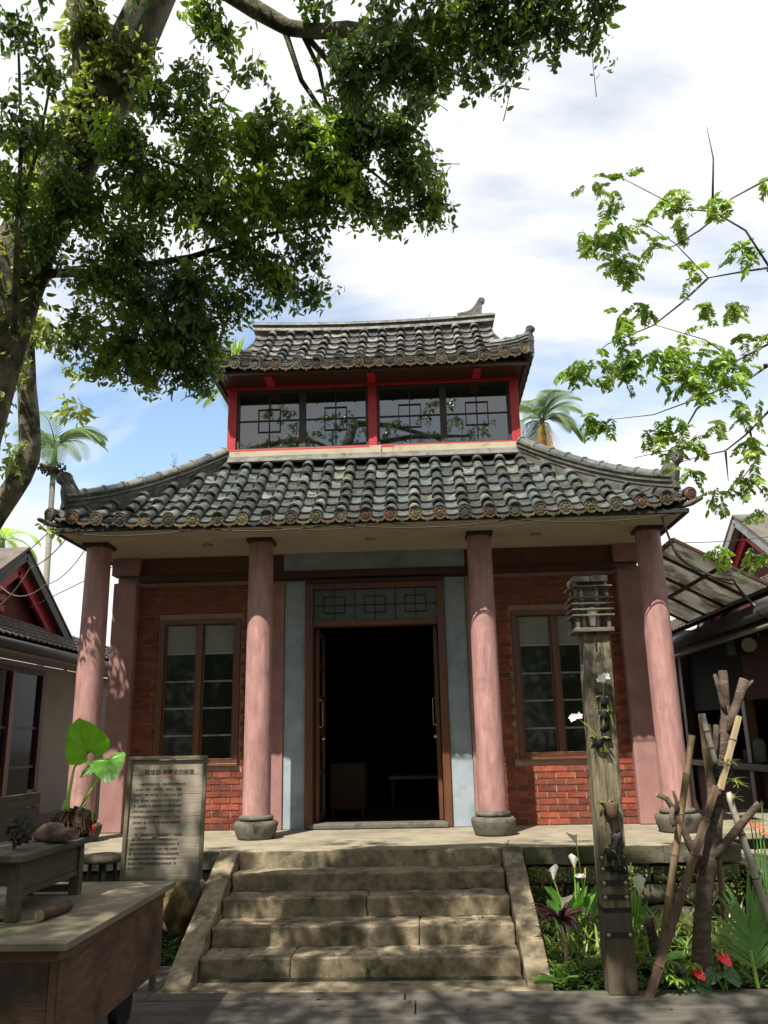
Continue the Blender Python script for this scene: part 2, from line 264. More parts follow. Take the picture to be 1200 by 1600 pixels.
def gridbox(x0, x1, y0, y1, z0, z1, d):      # box with subdivided faces, welded
    nx, ny, nz = [max(1, round((b-a)/d)) for a, b in ((x0, x1), (y0, y1), (z0, z1))]; mb = MB(); idx = {}
    def vid(i, j, k):
        if (i, j, k) not in idx: idx[(i, j, k)] = len(mb.v); mb.v.append((x0+(x1-x0)*i/nx, y0+(y1-y0)*j/ny, z0+(z1-z0)*k/nz))
        return idx[(i, j, k)]
    for i in range(nx):
        for j in range(ny):
            mb.f.append((vid(i, j, 0), vid(i, j+1, 0), vid(i+1, j+1, 0), vid(i+1, j, 0))); mb.f.append((vid(i, j, nz), vid(i+1, j, nz), vid(i+1, j+1, nz), vid(i, j+1, nz)))
    for i in range(nx):
        for k in range(nz):
            mb.f.append((vid(i, 0, k), vid(i+1, 0, k), vid(i+1, 0, k+1), vid(i, 0, k+1))); mb.f.append((vid(i, ny, k), vid(i, ny, k+1), vid(i+1, ny, k+1), vid(i+1, ny, k)))
    for j in range(ny):
        for k in range(nz):
            mb.f.append((vid(0, j, k), vid(0, j, k+1), vid(0, j+1, k+1), vid(0, j+1, k))); mb.f.append((vid(nx, j, k), vid(nx, j+1, k), vid(nx, j+1, k+1), vid(nx, j, k+1)))
    return mb
def inst(name, me, parent, loc, rot=None):
    o = bpy.data.objects.new(name, me); link(o, parent, loc)
    if rot is not None: o.rotation_euler = rot.to_euler()
    return o
G = -.66
Wy = .77
# ================================================================== GROUND AND TERRACE
g = MB(); g.add([(-300, -300, G-.07), (300, -300, G-.07), (300, 600, G-.07), (-300, 600, G-.07)], [(0, 1, 2, 3)]); tag(g.build('ground', m_ground), kind='structure')
soil = gridbox(1.28, 3.4, -2.44, -.82, G-.2, G-.02, .08); displace(soil, .03, 4); tag(soil.build('garden_soil', m_soil, smooth=True), kind='structure')
soil = gridbox(-3.3, -1.26, -1.75, -.82, G-.2, G-.04, .1); displace(soil, .03, 4, 5); tag(soil.build('garden_soil', m_soil, smooth=True), kind='structure')
deck = MB().box(-4.6, 4.4, -4.6, -2.5, G-.06, G-.034).build('deck', m_black); tag(deck, kind='structure')
y = -2.44; k = 0
while y > -4.4:
    w = .285 if k else .16; xs = sorted([-3.6+random.uniform(-.2, .2), (.36 if k < 1 else random.uniform(-1.6, 1.8)), 3.9])
    xs = [-4.5]+[a for a in xs if a > -4.2]
    if k == 0: xs = [-3.4, -1.3, .33, 3.9]
    for a, b in zip(xs[:-1], xs[1:]):
        dz = random.uniform(-.004, .004); gb = MB().box(a+.004, b-.004, y-w+.006, y, G-.034, G+dz); gb.build('plank', m_deckw, deck, bevel=.006)
    y -= w; k += 1
for i, (y0, y1) in enumerate(((-2.44+.003, -2.2), (-2.197, -1.98), (-1.977, -1.76))):      # planks that fill in left of the staircase
    MB().box(-3.4, -1.285, y0, y1, G-.05, G-.004*(i % 2)).build('plank', m_deckw, deck, bevel=.006)
# threshold strip in front of the steps
MB().box(-1.3, 1.26, -2.437, -2.16, G-.06, G-.008).build('plank', m_stone, deck, bevel=.008)
terr = tag(gridbox(-3.6, 3.05, -.9, 5.5, -.10, 0, .3).build('terrace', m_slab, bevel=.01), kind='structure')
MB().box(-3.55, 3.0, -.80, 5.4, G, -.101).build('terrace_core', m_moss, terr)
# front edge slabs of the terrace and rubble wall under it
random.seed(5)
def edge_slab(a, b, mt=m_moss):
    e = gridbox(a, b, -.935, -.902, -.135, -.004, .035); displace(e, .008, 9, a); return e.build('edge_stone', mt, terr, smooth=True, auto=True)
for a, b in ((-3.6, -2.5), (-2.495, -1.26), (1.29, 1.86), (1.865, 2.42), (2.425, 3.05)): edge_slab(a, b)
def stone(x0, x1, z0, z1, y=-.86, d=.14, mt=None):
    mt = mt or random.choice([m_moss, m_wallst, m_wallst])
    s = gridbox(x0, x1, y-random.uniform(0, .035), y+d, z0, z1, .045); displace(s, .02, 5, x0+z0); displace(s, .008, 17, x0); return s.build('stone', mt, terr, smooth=True)
for row, (z0, z1) in enumerate(((-.66, -.46), (-.45, -.30), (-.29, -.155))):
    for xa, xb in ((1.3, 3.05), (-3.6, -1.3)):
        x = xa
        while x < xb-.05:
            w = random.uniform(.22, .52); e = min(x+w, xb)
            if xb-e < .12: e = xb
            stone(x+.006, e-.006, z0, z1-.006); x = e
# ================================================================== STAIRCASE
random.seed(3)
st = thing('stone_staircase', 'worn grey stone staircase with five risers leading up to the temple door', 'staircase', (0, -1.6, G))
yp, tr, rs, = -.9156, .3094, .1318
cuts = {0: [], 1: [], 2: [.03], 3: [.42], 4: [-.45]}
for i in range(5):
    z1 = -rs*i-.001 if i else -.002; yf = yp-tr*i; xl = -1.072-.0*i; xr = 1.10
    y1 = yf+tr-.012 if i else -.9015
    xs = [xl]+cuts[i]+[xr]
    for a, b in zip(xs[:-1], xs[1:]):
        s = gridbox(a+.002, b-.002, yf+.012, yf+.34 if i else -.902, z1-rs-.01, z1, .034) if i else gridbox(a+.002, b-.002, yf-.018, -.9375, -rs-.01, -.004, .05)
        displace(s, .008, 5, i*3.3); displace(s, .007, 24, i)
        s.build('step', m_stone, st, smooth=True, auto=True, bevel=.012)
for sx, x0, x1 in ((-1, -1.245, -1.08), (1, 1.108, 1.27)):
    s = gridbox(x0, x1, 0, 1, 0, 1, .12); V = []
    for v in s.v:
        t = v[1]; yy = -.912-t*(2.385-.912); zz = -.0-t*(.655); 
        V.append((v[0]+(t*.0)*sx, yy, zz+(v[2]-1)*.13+.012))
    s.v = V; displace(s, .006, 6, x0); s.build('stringer', m_stone, st, bevel=.008, auto=True)
MB().box(-1.07, 1.1, -2.15, -.95, G-.04, G+.01).build('core', m_moss, st)
# small plant growing from a crack
def sprig(c, n, h, name='weed', mt=m_gcov, label=None, cat='weed', leaf=.02, group=None):
    m = MB(); c = Vector(c)
    for i in range(n):
        a = random.uniform(0, 2*PI); tip = c+Vector((math.cos(a)*h*.35, math.sin(a)*h*.35, h*random.uniform(.6, 1))); m.tube([c, (c+tip)/2+Vector((0, 0, .01)), tip], .0015, 4)
        for k in range(5):
            q = c.lerp(tip, (k+1)/5); b = random.uniform(0, 2*PI); m.blade(q, (math.cos(b), math.sin(b), .3), leaf, leaf*.5, .3, seg=2)
    return tag(m.build(name, mt), label, cat, group)
sprig((.075, -2.155, G+.01), 5, .11, label='small green weed growing at the foot of the lowest step', leaf=.028)
sprig((1.16, -.86, .0), 5, .05, label='small weed on the terrace edge beside the right stair kerb', leaf=.02)
# ================================================================== TEMPLE BUILDING
T = thing('temple_building', 'two tier red brick temple hall with pink columns and glazed tile roofs', 'building', (0, Wy, 0))
wall = MB(); 
wall.box(-2.9, -2.38, Wy+.012, Wy+.2, 0, 2.9).box(-1.485, -.995, Wy+.012, Wy+.2, 0, 2.9).box(-2.38, -1.485, Wy+.012, Wy+.2, 0, .675).box(-2.38, -1.485, Wy+.012, Wy+.2, 2.20, 2.9)
wall.box(.995, 1.485, Wy+.012, Wy+.2, 0, 2.9).box(2.38, 2.9, Wy+.012, Wy+.2, 0, 2.9).box(1.485, 2.38, Wy+.012, Wy+.2, 0, .675).box(1.485, 2.38, Wy+.012, Wy+.2, 2.20, 2.9).box(-.995, .995, Wy+.05, Wy+.2, 2.60, 2.9)
wallo = wall.build('front_wall', m_mortar, T)
MB().box(-2.9, -2.7, Wy+.2, 5.4, 0, 2.88).build('side_wall', m_plum, T); MB().box(2.7, 2.9, Wy+.2, 5.4, 0, 2.88).build('side_wall', m_plum, T)
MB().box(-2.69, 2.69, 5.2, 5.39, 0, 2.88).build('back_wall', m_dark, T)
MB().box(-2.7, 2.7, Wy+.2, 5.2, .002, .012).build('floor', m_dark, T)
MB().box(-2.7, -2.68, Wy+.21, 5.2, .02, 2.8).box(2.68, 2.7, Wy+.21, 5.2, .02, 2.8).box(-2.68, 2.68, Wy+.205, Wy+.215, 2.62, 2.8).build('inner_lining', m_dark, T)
# bricks
random.seed(8); bms = []
for q in range(6):
    b = MB(); L0 = .191 if q < 5 else .09
    j = lambda: random.uniform(-.0035, .0035)
    P = [(sx*L0/2+j(), yy+j()*.8, zz+j()*.6) for zz, yy0 in ((0, 0), (.0535, 0)) for sx, yy in ((-1, -.012), (1, -.012), (1, .02), (-1, .02))]
    b.hexa(P); bms.append(b.mesh('brick', m_brick, (0, 0, 0), False))
far_b = MB(); pitch, rowh = .2005, .0645
def brick_area(x0, x1, wx0, wx1, wz0, wz1):
    z = .012; row = 0
    while z < 2.56:
        x = x0-(0 if row % 2 else pitch/2)
        while x < x1-.01:
            a, b = max(x, x0), min(x+pitch-.0125, x1)
            if z+rowh > wz0 and z < wz1:      # beside the window
                segs = []
                if a < wx0: segs.append((a, min(b, wx0)))
                if b > wx1: segs.append((max(a, wx1), b))
            else: segs = [(a, b)]
            for a2, b2 in segs:
                if b2-a2 < .015: continue
                if z > 1.98:
                    far_b.box(a2, b2, Wy+random.uniform(-.003, .001), Wy+.02, z, z+.0535)
                else:
                    me = bms[random.randrange(5)]; o = inst('brick', me, wallo, ((a2+b2)/2, Wy+.012+random.uniform(-.002, .002), z)); o.scale = ((b2-a2)/.191, 1, 1)
            x += pitch
        z += rowh; row += 1
brick_area(-2.646, -1.25, -2.405, -1.46, .645, 2.235); brick_area(1.25, 2.646, 1.46, 2.405, .645, 2.235)
tag(far_b.build('brick_courses', m_brick, wallo), kind='stuff')
# pilasters, blue panels, beams
for sx in (-1, 1):
    P_ = MB().box(sx*2.646, sx*2.91, Wy-.10, Wy+.1, .001, 2.62) if sx > 0 else MB().box(-2.91, -2.646, Wy-.10, Wy+.1, .001, 2.62); P_.build('pilaster', m_plum, T, bevel=.012)
    a, b = sorted((sx*1.0, sx*1.248)); MB().box(a, b, Wy-.045, Wy+.1, .001, 2.60).build('pilaster', m_plum, T, bevel=.008)
    a, b = sorted((sx*.765, sx*.998)); MB().box(a, b, Wy-.02, Wy+.1, .001, 2.60).build('blue_panel', m_blue, T, bevel=.006)
MB().box(-2.64, 2.64, Wy-.11, Wy+.02, 2.625, 2.70).build('beam', m_dwood, T, bevel=.01)
MB().box(-1.0, 1.0, Wy-.09, Wy+.04, 2.702, 2.898).build('blue_beam', m_blue, T)
MB().box(-2.9, -1.004, Wy-.05, Wy+.04, 2.702, 2.898).build('upper_band', m_fwood, T); MB().box(1.004, 2.9, Wy-.05, Wy+.04, 2.702, 2.898).build('upper_band', m_fwood, T)
for sx in (-1, 1):
    a, b = sorted((sx*2.62, sx*2.93)); MB().box(a, b, Wy-.12, Wy+.05, 2.703, 2.897).build('beam_end', m_plum, T)
# door frame, transom, leaves
fr = MB().box(-.763, -.682, Wy-.05, Wy+.12, .001, 2.56).box(.682, .763, Wy-.05, Wy+.12, .001, 2.56).box(-.682, .682, Wy-.04, Wy+.12, 2.085, 2.15).box(-.682, .682, Wy-.045, Wy+.12, 2.50, 2.56).build('door_frame', m_fwood, T, bevel=.006)
MB().box(-.763, .763, Wy-.06, Wy+.13, 2.561, 2.602).build('head_beam', m_dwood, fr)
MB().box(-.68, .68, Wy+.02, Wy+.028, 2.152, 2.498).build('transom_glass', m_frost, fr)
la = MB(); yl = Wy+.008
for x in (-.45, -.225, 0, .225, .45): la.box(x-.006, x+.006, yl, yl+.012, 2.152, 2.498)
la.box(-.68, .68, yl+.001, yl+.011, 2.315, 2.327)
for x in (-.45, 0, .45):
    for s_ in (-1, 1):
        la.box(x+s_*.115-.006, x+s_*.115+.006, yl-.004, yl+.008, 2.23, 2.42); la.box(x-.109, x+.109, yl-.003, yl+.007, 2.325+s_*.09-.006, 2.325+s_*.09+.006)
la.build('transom_lattice', m_mun, fr)
MB().box(-.72, .72, Wy-.10, Wy+.14, .003, .055).build('threshold', m_base, T, bevel=.012)
for sx in (-1, 1):
    xh = sx*.675; d = MB(); dx = .042
    a, b = sorted((xh, xh-sx*dx)); y0, y1 = Wy+.13, Wy+.72
    d.box(a, b, y0, y0+.07, .06, 2.08).box(a, b, y1-.07, y1, .06, 2.08)
    for z in (.06, .52, .95, 1.30, 1.65, 2.02): d.box(a+.002, b-.002, y0+.07, y1-.07, z, z+.06)
    dl = d.build('door_leaf', m_fwood, T, bevel=.004)
    MB().box(a+.017, b-.017, y0+.06, y1-.06, .12, 2.02).build('door_pane', m_pane, dl)
    xx = xh-sx*(dx+.03); MB().tube([(xx+sx*.03, y0+.04, 1.02), (xx, y0+.04, 1.03), (xx, y0+.04, 1.30), (xx+sx*.03, y0+.04, 1.31)], .008, 8).build('handle', m_chrome, dl)
    MB().lathe([(.018, 0), (.018, .03)], (xx-sx*.0, y0+.04, .90), 12, 'x').build('lock', m_chrome, dl)
# windows
for sx in (-1, 1):
    x0, x1 = (-2.383, -1.483) if sx < 0 else (1.483, 2.383); z0, z1 = .672, 2.203; ya, yb = Wy-.035, Wy+.10
    f = MB().box(x0, x0+.06, ya, yb, z0, z1).box(x1-.06, x1, ya, yb, z0, z1).box(x0+.06, x1-.06, ya+.002, yb, z1-.055, z1).box(x0-.004, x1+.004, ya-.004, yb, z0-.03, z0-.001).box(x0+.06, x1-.06, ya+.002, yb, z0, z0+.05)
    wo_ = f.build('window', m_fwood, T, bevel=.005)
    xc = (x0+x1)/2; MB().box(xc-.03, xc+.03, ya+.012, yb-.01, z0+.05, z1-.055).build('mullion', m_fwood, wo_, bevel=.004)
    for a, b in ((x0+.06, xc-.03), (xc+.03, x1-.06)):
        MB().box(a, a+.022, Wy+.01, Wy+.04, z0+.05, z1-.055).box(b-.022, b, Wy+.01, Wy+.04, z0+.05, z1-.055).build('sash', m_fwood, wo_)
        zz = [z0+.05, .96, 1.245, 1.53, 1.83, z1-.055]
        for q in range(5):
            MB().box(a+.022, b-.022, Wy+.022, Wy+.028, zz[q]+.006, zz[q+1]-.006).build('pane', m_blind if q == 4 else m_pane, wo_)
            if q: MB().box(a+.022, b-.022, Wy+.012, Wy+.034, zz[q]-.009, zz[q]+.009).build('glazing_bar', m_white if q == 4 else m_flash, wo_)
# columns
for x in (-2.831, -1.122, 1.122, 2.831):
    c = MB().lathe([(.134, .215), (.132, .8), (.131, 1.5), (.128, 2.2), (.124, 2.845), (.124, 2.857)], (x, 0, 0), 32).build('column', m_colm, T, smooth=True, auto=True)
    MB().box(x-.135, x+.135, -.135, .135, 2.858, 2.899).build('capital', m_dwood, c, bevel=.008)
    MB().lathe([(.136, .165), (.158, .17), (.166, .187), (.158, .205), (.137, .214)], (x, 0, 0), 32).build('base_ring', m_base, c, smooth=True)
    b = MB().lathe([(.172, 0), (.180, .02), (.198, .07), (.210, .12), (.208, .145), (.19, .160), (.14, .164)], (x, 0, .0), 32); displace(b, .006, 7, x); b.build('base_drum', m_base, c, smooth=True)
# soffit and eave board of the lower roof
MB().box(-3.02, 3.02, -.56, 5.7, 2.90, 2.925).build('soffit', m_soffit, T)
MB().box(-3.08, 3.08, -.60, -.562, 2.895, 2.94).box(-3.08, -3.022, -.56, 5.7, 2.895, 2.95).box(3.022, 3.08, -.56, 5.7, 2.895, 2.95).build('eave_board', m_deck_t, T, bevel=.006)
for x, yy in ((.0, .1), (1.72, .1), (-1.72, .12)):
    MB().lathe([(.055, -.006), (.05, -.016), (.03, -.018)], (x, yy, 2.90), 16).build('recessed_light', m_white, T, smooth=True)
for a, b in (((-.83, -.52, 2.888), (-1.5, -.52, 2.886)), ((-2.4, -.52, 2.886), (-1.7, -.52, 2.888))):
    pass
E_, O_ = 3.11, .65
def roof_z(u, t, z0, rise, E): return z0+rise*(.76*t+.24*t*t)+.10*(min(1, abs(u)/E))**5*(1-t)
# tile meshes; axis runs up-slope along +Y, origin at the lower lip
def cover_mesh(name, mt, r=.060, ln=.27):
    m = MB(); n = 8; V = []; F = []
    prof = [(0, 1.13, .006), (.020, 1.13, .005), (.026, 1.02, .004), (ln, .84, -.020)]
    for y_, k, dz in prof:
        for j in range(n+1): a = PI*j/n; V.append((math.cos(a)*r*k, y_, math.sin(a)*r*k*1.05+dz))
    for j in range(n+1): a = PI*j/n; V.append((math.cos(a)*(r*1.13-.014), 0, math.sin(a)*(r*1.13-.014)+.004))
    for j in range(n+1): a = PI*j/n; V.append((math.cos(a)*(r-.014), .2, math.sin(a)*(r-.014)-.004))
    w = n+1
    for i in range(3):
        for j in range(n): F.append((i*w+j, i*w+j+1, (i+1)*w+j+1, (i+1)*w+j))
    for j in range(n): F.append((4*w+j, 4*w+j+1, j+1, j)); F.append((5*w+j, 5*w+j+1, 4*w+j+1, 4*w+j))
    m.add(V, F); me = m.mesh(name, mt, (0, 0, 0), True); me.set_sharp_from_angle(angle=math.radians(35)); return me
def pan_mesh(name, mt, wd=.185, ln=.27, th=.012, sag=.026):
    m = MB(); n = 6; V = []; F = []; w = n+1
    for y_, dz in ((0, .014), (ln, -.014)):
        for j in range(w):
            x = (j/n-.5)*wd; V.append((x, y_, -sag*(1-(2*x/wd)**2)+dz))
    for j in range(w):
        x = (j/n-.5)*wd; V.append((x, 0, -sag*(1-(2*x/wd)**2)+.014-th*1.2))
    for j in range(w):
        x = (j/n-.5)*wd; V.append((x, .2, -sag*(1-(2*x/wd)**2)-th))
    for j in range(n): F += [(j, j+1, w+j+1, w+j), (2*w+j, 2*w+j+1, j+1, j), (3*w+j, 3*w+j+1, 2*w+j+1, 2*w+j)]
    m.add(V, F); me = m.mesh(name, mt, (0, 0, 0), True); me.set_sharp_from_angle(angle=math.radians(40)); return me
def disc_mesh(r=.064):
    m = MB(); m.lathe([(r*.9, .03), (r, .02), (r, -.004), (r*.93, -.010), (r*.84, -.010), (r*.80, -.003), (r*.55, -.003), (r*.50, -.008), (.001, -.008)], (0, 0, 0), 20, 'y')
    for a in range(8):
        c, s_ = math.cos(a*PI/4+.2), math.sin(a*PI/4+.2); m.bar((c*r*.57, -.006, s_*r*.57), (c*r*.78, -.006, s_*r*.78), .008, .008, (0, 1, 0))
    for q in (-.5, 0, .5): m.bar((-r*.4, -.010, q*r*.5), (r*.4, -.010, q*r*.5), .006, .006, (0, 1, 0))
    me = m.mesh('eave_disc', m_disc, (0, 0, 0), True); me.set_sharp_from_angle(angle=math.radians(25)); return me
def drip_mesh(wd=.13):
    m = MB(); pl = [(-wd/2, .012), (-wd/2, -.012), (-wd*.33, -.028), (-wd*.2, -.024), (0, -.052), (wd*.2, -.024), (wd*.33, -.028), (wd/2, -.012), (wd/2, .012), (wd*.25, -.004), (0, -.010), (-wd*.25, -.004)]
    m.prism(pl, (0, 0, 0), (1, 0, 0), (0, 0, 1), .014); m.lathe([(.008, -.004), (.006, .0)], (0, -.009, -.026), 8, 'y')
    return m.mesh('drip_tile', m_disc, (0, 0, 0), False)
me_cov, me_pan, me_disc, me_drip = cover_mesh('cover_tile', m_tile), pan_mesh('pan_tile', m_tile), disc_mesh(), drip_mesh()
me_covu, me_panu = cover_mesh('cover_tile', m_tileu, .055, .22), pan_mesh('pan_tile', m_tileu, .185, .22)
def rot_slope(dy, dz, wob=.02): return Matrix.Rotation(random.uniform(-wob, wob), 3, 'Z') @ Matrix.Rotation(math.atan2(dz, dy), 3, 'X')
def tiled_front(roof, ncol, cpitch, ncourse, y0, run, z0, rise, E, tlim, mc, mp_, half=False, dense=0):
    off = .5 if half else 0
    cols = [i+off for i in range(-ncol, ncol+(0 if half else 1))]
    def pt(u, t): return Vector((u, y0+run*t, roof_z(u, t, z0, rise, E)))
    for i in cols:
        for kind in (0, 1):
            u = i*cpitch+(cpitch/2 if kind else 0)
            if kind and i == cols[-1]: continue
            for k in range(ncourse):
                t = k/ncourse
                if t > tlim(u)-.02: break
                p, q = pt(u, t), pt(u, min(1.08, t+1/ncourse)); R = rot_slope(q.y-p.y, q.z-p.z, .05)
                if kind == 0:
                    o = inst('cover_tile', mc, roof, p+Vector((random.uniform(-.006, .006), random.uniform(-.008, .008), .022+random.uniform(-.003, .007))), R)
                else: inst('pan_tile', mp_, roof, p+Vector((0, 0, .010+random.uniform(-.002, .003))), R)
            p = pt(u, 0); q = pt(u, 1/ncourse)
            if kind == 0:
                o = inst('eave_disc', me_disc, roof, p+Vector((0, -.006, .010)), Matrix.Rotation(.12+random.uniform(-.05, .05), 3, 'X') @ Matrix.Rotation(random.uniform(0, 6), 3, 'Y'))
            else: inst('drip_tile', me_drip, roof, p+Vector((0, -.004, -.020)), Matrix.Rotation(.15, 3, 'X'))
def slope_sheet(name, y0, run, z0, rise, E, top, parent, mt, drop=.03, yc=None, sides=True, yback=None):
    m = MB(); n = 20; k = 6
    V = []
    for j in range(k+1):
        t = j/k; hw = E-(E-top)*t
        for i in range(n+1):
            u = -hw+2*hw*i/n; V.append((u, y0+run*t, roof_z(u, t, z0, rise, E)-drop))
    w = n+1; F = [(j*w+i, j*w+i+1, (j+1)*w+i+1, (j+1)*w+i) for j in range(k) for i in range(n)]
    m.add(V, F); return m.build(name, mt, parent, smooth=True)
# ---- lower roof
random.seed(21)
yb_lo = 5.75
lroof = slope_sheet('lower_roof', -.62, 1.38, 2.95, 1.06, 3.09, 1.72, T, m_deck_t)
def side_slope(sx, y0, ya, yb, z0, rise, E, run, top_in, parent):
    m = MB(); n = 24; k = 6; V = []; yc = (ya+yb)/2; hw0 = (yb-ya)/2
    for j in range(k+1):
        t = j/k; hw = hw0-run*t
        for i in range(n+1):
            u = -hw+2*hw*i/n; V.append((sx*(E-run*t), yc+u, roof_z(u, t, z0, rise, hw0)-.012))
    w = n+1; m.add(V, [(j*w+i, j*w+i+1, (j+1)*w+i+1, (j+1)*w+i) for j in range(k) for i in range(n)])
    u = -hw0+.12
    while u < hw0-.05:
        tl = min(1, (hw0-abs(u))/run); pts = [(sx*(E-run*t*tl), yc+u, roof_z(u, t*tl, z0, rise, hw0)+.02) for t in (0, .25, .5, .75, 1)]
        if tl > .08: m.tube(pts, .055, 6)
        u += .2394
    return tag(m.build('side_tiles', m_tile, parent, smooth=True, auto=True), kind='stuff')
for sx in (-1, 1): side_slope(sx, 0, -.62, yb_lo, 2.95, 1.06, 3.09, 1.38, 0, lroof)
bk = MB().add([(-3.09, yb_lo, 2.94), (3.09, yb_lo, 2.94), (1.71, yb_lo-1.38, 4.0), (-1.71, yb_lo-1.38, 4.0)], [(0, 1, 2, 3)]).add([(-1.71, .75, 3.995), (1.71, .75, 3.995), (1.71, yb_lo-1.38, 3.995), (-1.71, yb_lo-1.38, 3.995)], [(0, 1, 2, 3)]).build('back_slope', m_deck_t, lroof)
tiled_front(lroof, 12, .2394, 7, -.62, 1.38, 2.95, 1.06, 3.1, lambda u: min(1, (3.12-abs(u))/1.38+.07), me_cov, me_pan)
for sx in (-1, 1):      # the corner disc and its short tile
    z = roof_z(3.1, 0, 2.95, 1.06, 3.1); inst('eave_disc', me_disc, lroof, (sx*3.105, -.625, z+.012), Matrix.Rotation(sx*.5, 3, 'Z')); inst('cover_tile', me_cov, lroof, (sx*3.10, -.60, z+.02), Matrix.Rotation(.35, 3, 'X')); inst('drip_tile', me_drip, lroof, (sx*2.99, -.625, z-.012))
    a = MB().prism([(0, -.02), (.10, .015), (.11, .04), (.0, .02), (-.25, .0), (-.25, -.04)], (sx*3.10, -.63, z-.07), (sx*.707, -.707, 0), (0, 0, 1), .07).build('corner_beak', m_ridge, lroof, bevel=.01)
# hip ridges
def hip(roof, pts, w, h, r, nt_, mt, fin_scale, fin_dir):
    """pts: centre line along the roof; body of stacked plates with round ridge tiles above"""
    pts = [Vector(p) for p in pts]
    def at(t):
        s_ = t*(len(pts)-1); i = min(int(s_), len(pts)-2); return pts[i].lerp(pts[i+1], s_-i)
    for q, (ww, z0, z1) in enumerate(((w, 0, .35), (w*1.28, .37, .52), (w*.9, .54, .74), (w*1.2, .76, .90))):
        m = MB(); k = 12; V = []
        for i in range(k+1):
            p = at(i/k); d = (at(min(1, i/k+.05))-at(max(0, i/k-.05))); d.z = 0; d.normalize(); s_ = Vector((-d.y, d.x, 0))
            V += [p-s_*ww/2+Vector((0, 0, z0*h)), p+s_*ww/2+Vector((0, 0, z0*h)), p+s_*ww/2+Vector((0, 0, z1*h)), p-s_*ww/2+Vector((0, 0, z1*h))]
        F = [(i*4+j, i*4+(j+1) % 4, i*4+4+(j+1) % 4, i*4+4+j) for i in range(k) for j in range(4)]+[(3, 2, 1, 0), (k*4, k*4+1, k*4+2, k*4+3)]
        m.add(V, F); m.build('ridge_course', mt, roof)
    cm_ = MB(); Vc = []
    for i in range(13):
        p = at(i/12); d = (at(min(1, i/12+.05))-at(max(0, i/12-.05))); d.z = 0; d.normalize(); s_ = Vector((-d.y, d.x, 0)); Vc += [p-s_*w*.42+Vector((0, 0, -.13)), p+s_*w*.42+Vector((0, 0, -.13)), p+s_*w*.42+Vector((0, 0, .02)), p-s_*w*.42+Vector((0, 0, .02))]
    cm_.add(Vc, [(i*4+j, i*4+(j+1) % 4, i*4+4+(j+1) % 4, i*4+4+j) for i in range(12) for j in range(4)]+[(3, 2, 1, 0), (48, 49, 50, 51)]).build('ridge_core', m_ridge, roof)
    for i in range(nt_):
        a, b = at(i/nt_), at(min(1, (i+1.12)/nt_)); a = a+Vector((0, 0, h*.88)); b = b+Vector((0, 0, h*.88)); d = (b-a).normalized()
        MB().tube([a-d*.006, a+d*.02, a+d*.021, b], [r*1.16, r*1.16, r, r*.9], 12).build('ridge_tile', m_tile if mt is m_ridge else mt, roof, smooth=True, auto=True)
def scroll_finial(o, ax, size, th, parent, mt, flip=1):
    """upturned end piece: solid foot sweeping up into a volute"""
    ax = Vector(ax)
    out = [(-.95, 0), (-.95, .16), (-.62, .20), (-.35, .30), (-.15, .50), (0, .72), (.08, .86), (.2, .95), (.35, .93), (.42, .80), (.38, .68), (.26, .62), (.27, .45), (.22, .2), (.25, 0)]
    m = MB().prism([(x*size, y_*size) for x, y_ in out], o, ax, (0, 0, 1), th)
    ob = m.build('ridge_finial', mt, parent, bevel=size*.025)
    nn = ax.cross(Vector((0, 0, 1)))
    for sgn in (-1, 1):
        q = MB(); sp = []
        for i in range(22):
            a = i/21*2.2*2*PI; r_ = .15*(1-i/26); sp.append(Vector(o)+ax*((.2+math.cos(a)*r_)*size)+Vector((0, 0, (.78+math.sin(a)*r_)*size))+nn*sgn*th*.5)
        q.tube(sp, size*.022, 6)
        cur = [(-.8, .1), (-.5, .13), (-.25, .25), (-.05, .46), (.1, .62)]; q.tube([Vector(o)+ax*x*size+Vector((0, 0, y_*size))+nn*sgn*th*.5 for x, y_ in cur], size*.02, 6)
        sp = []
        for i in range(16):
            a = i/15*1.6*2*PI; r_ = .10*(1-i/19); sp.append(Vector(o)+ax*((.02+math.cos(a)*r_)*size)+Vector((0, 0, (.26+math.sin(a)*r_)*size))+nn*sgn*th*.5)
        q.tube(sp, size*.018, 6); q.build('scroll_relief', mt, ob, smooth=True)
    return ob
for sx in (-1, 1):
    P_ = []
    for i in range(9):
        t = 1-i/8*.93; u = 3.10-1.38*t; P_.append((sx*u, -.62+1.38*t, roof_z(u, t, 2.95, 1.06, 3.1)+.03+(.05*(1-t))))
    hip(lroof, P_, .13, .13, .062, 9, m_ridge, 1, None)
    zc = roof_z(3.1, 0, 2.95, 1.06, 3.1); scroll_finial((sx*2.955, -.48, zc+.10), (sx*.707, -.707, 0), .40, .10, lroof, m_ridge)
# flashing and cream board under the clerestory
MB().box(-1.66, 1.66, .60, .66, 3.975, 4.000).box(-1.66, 1.66, .625, .70, 4.003, 4.028).box(-1.66, 1.66, .64, .72, 4.031, 4.056).build('flashing', m_flash, T, bevel=.004)
cb_ = MB().box(-1.66, .0, .70, .80, 4.057, 4.135).box(.25, 1.66, .70, .80, 4.057, 4.145).box(-.02, .11, .69, .80, 4.058, 4.152).box(.12, .245, .695, .80, 4.058, 4.125).build('cream_board', m_cream, T, bevel=.004)
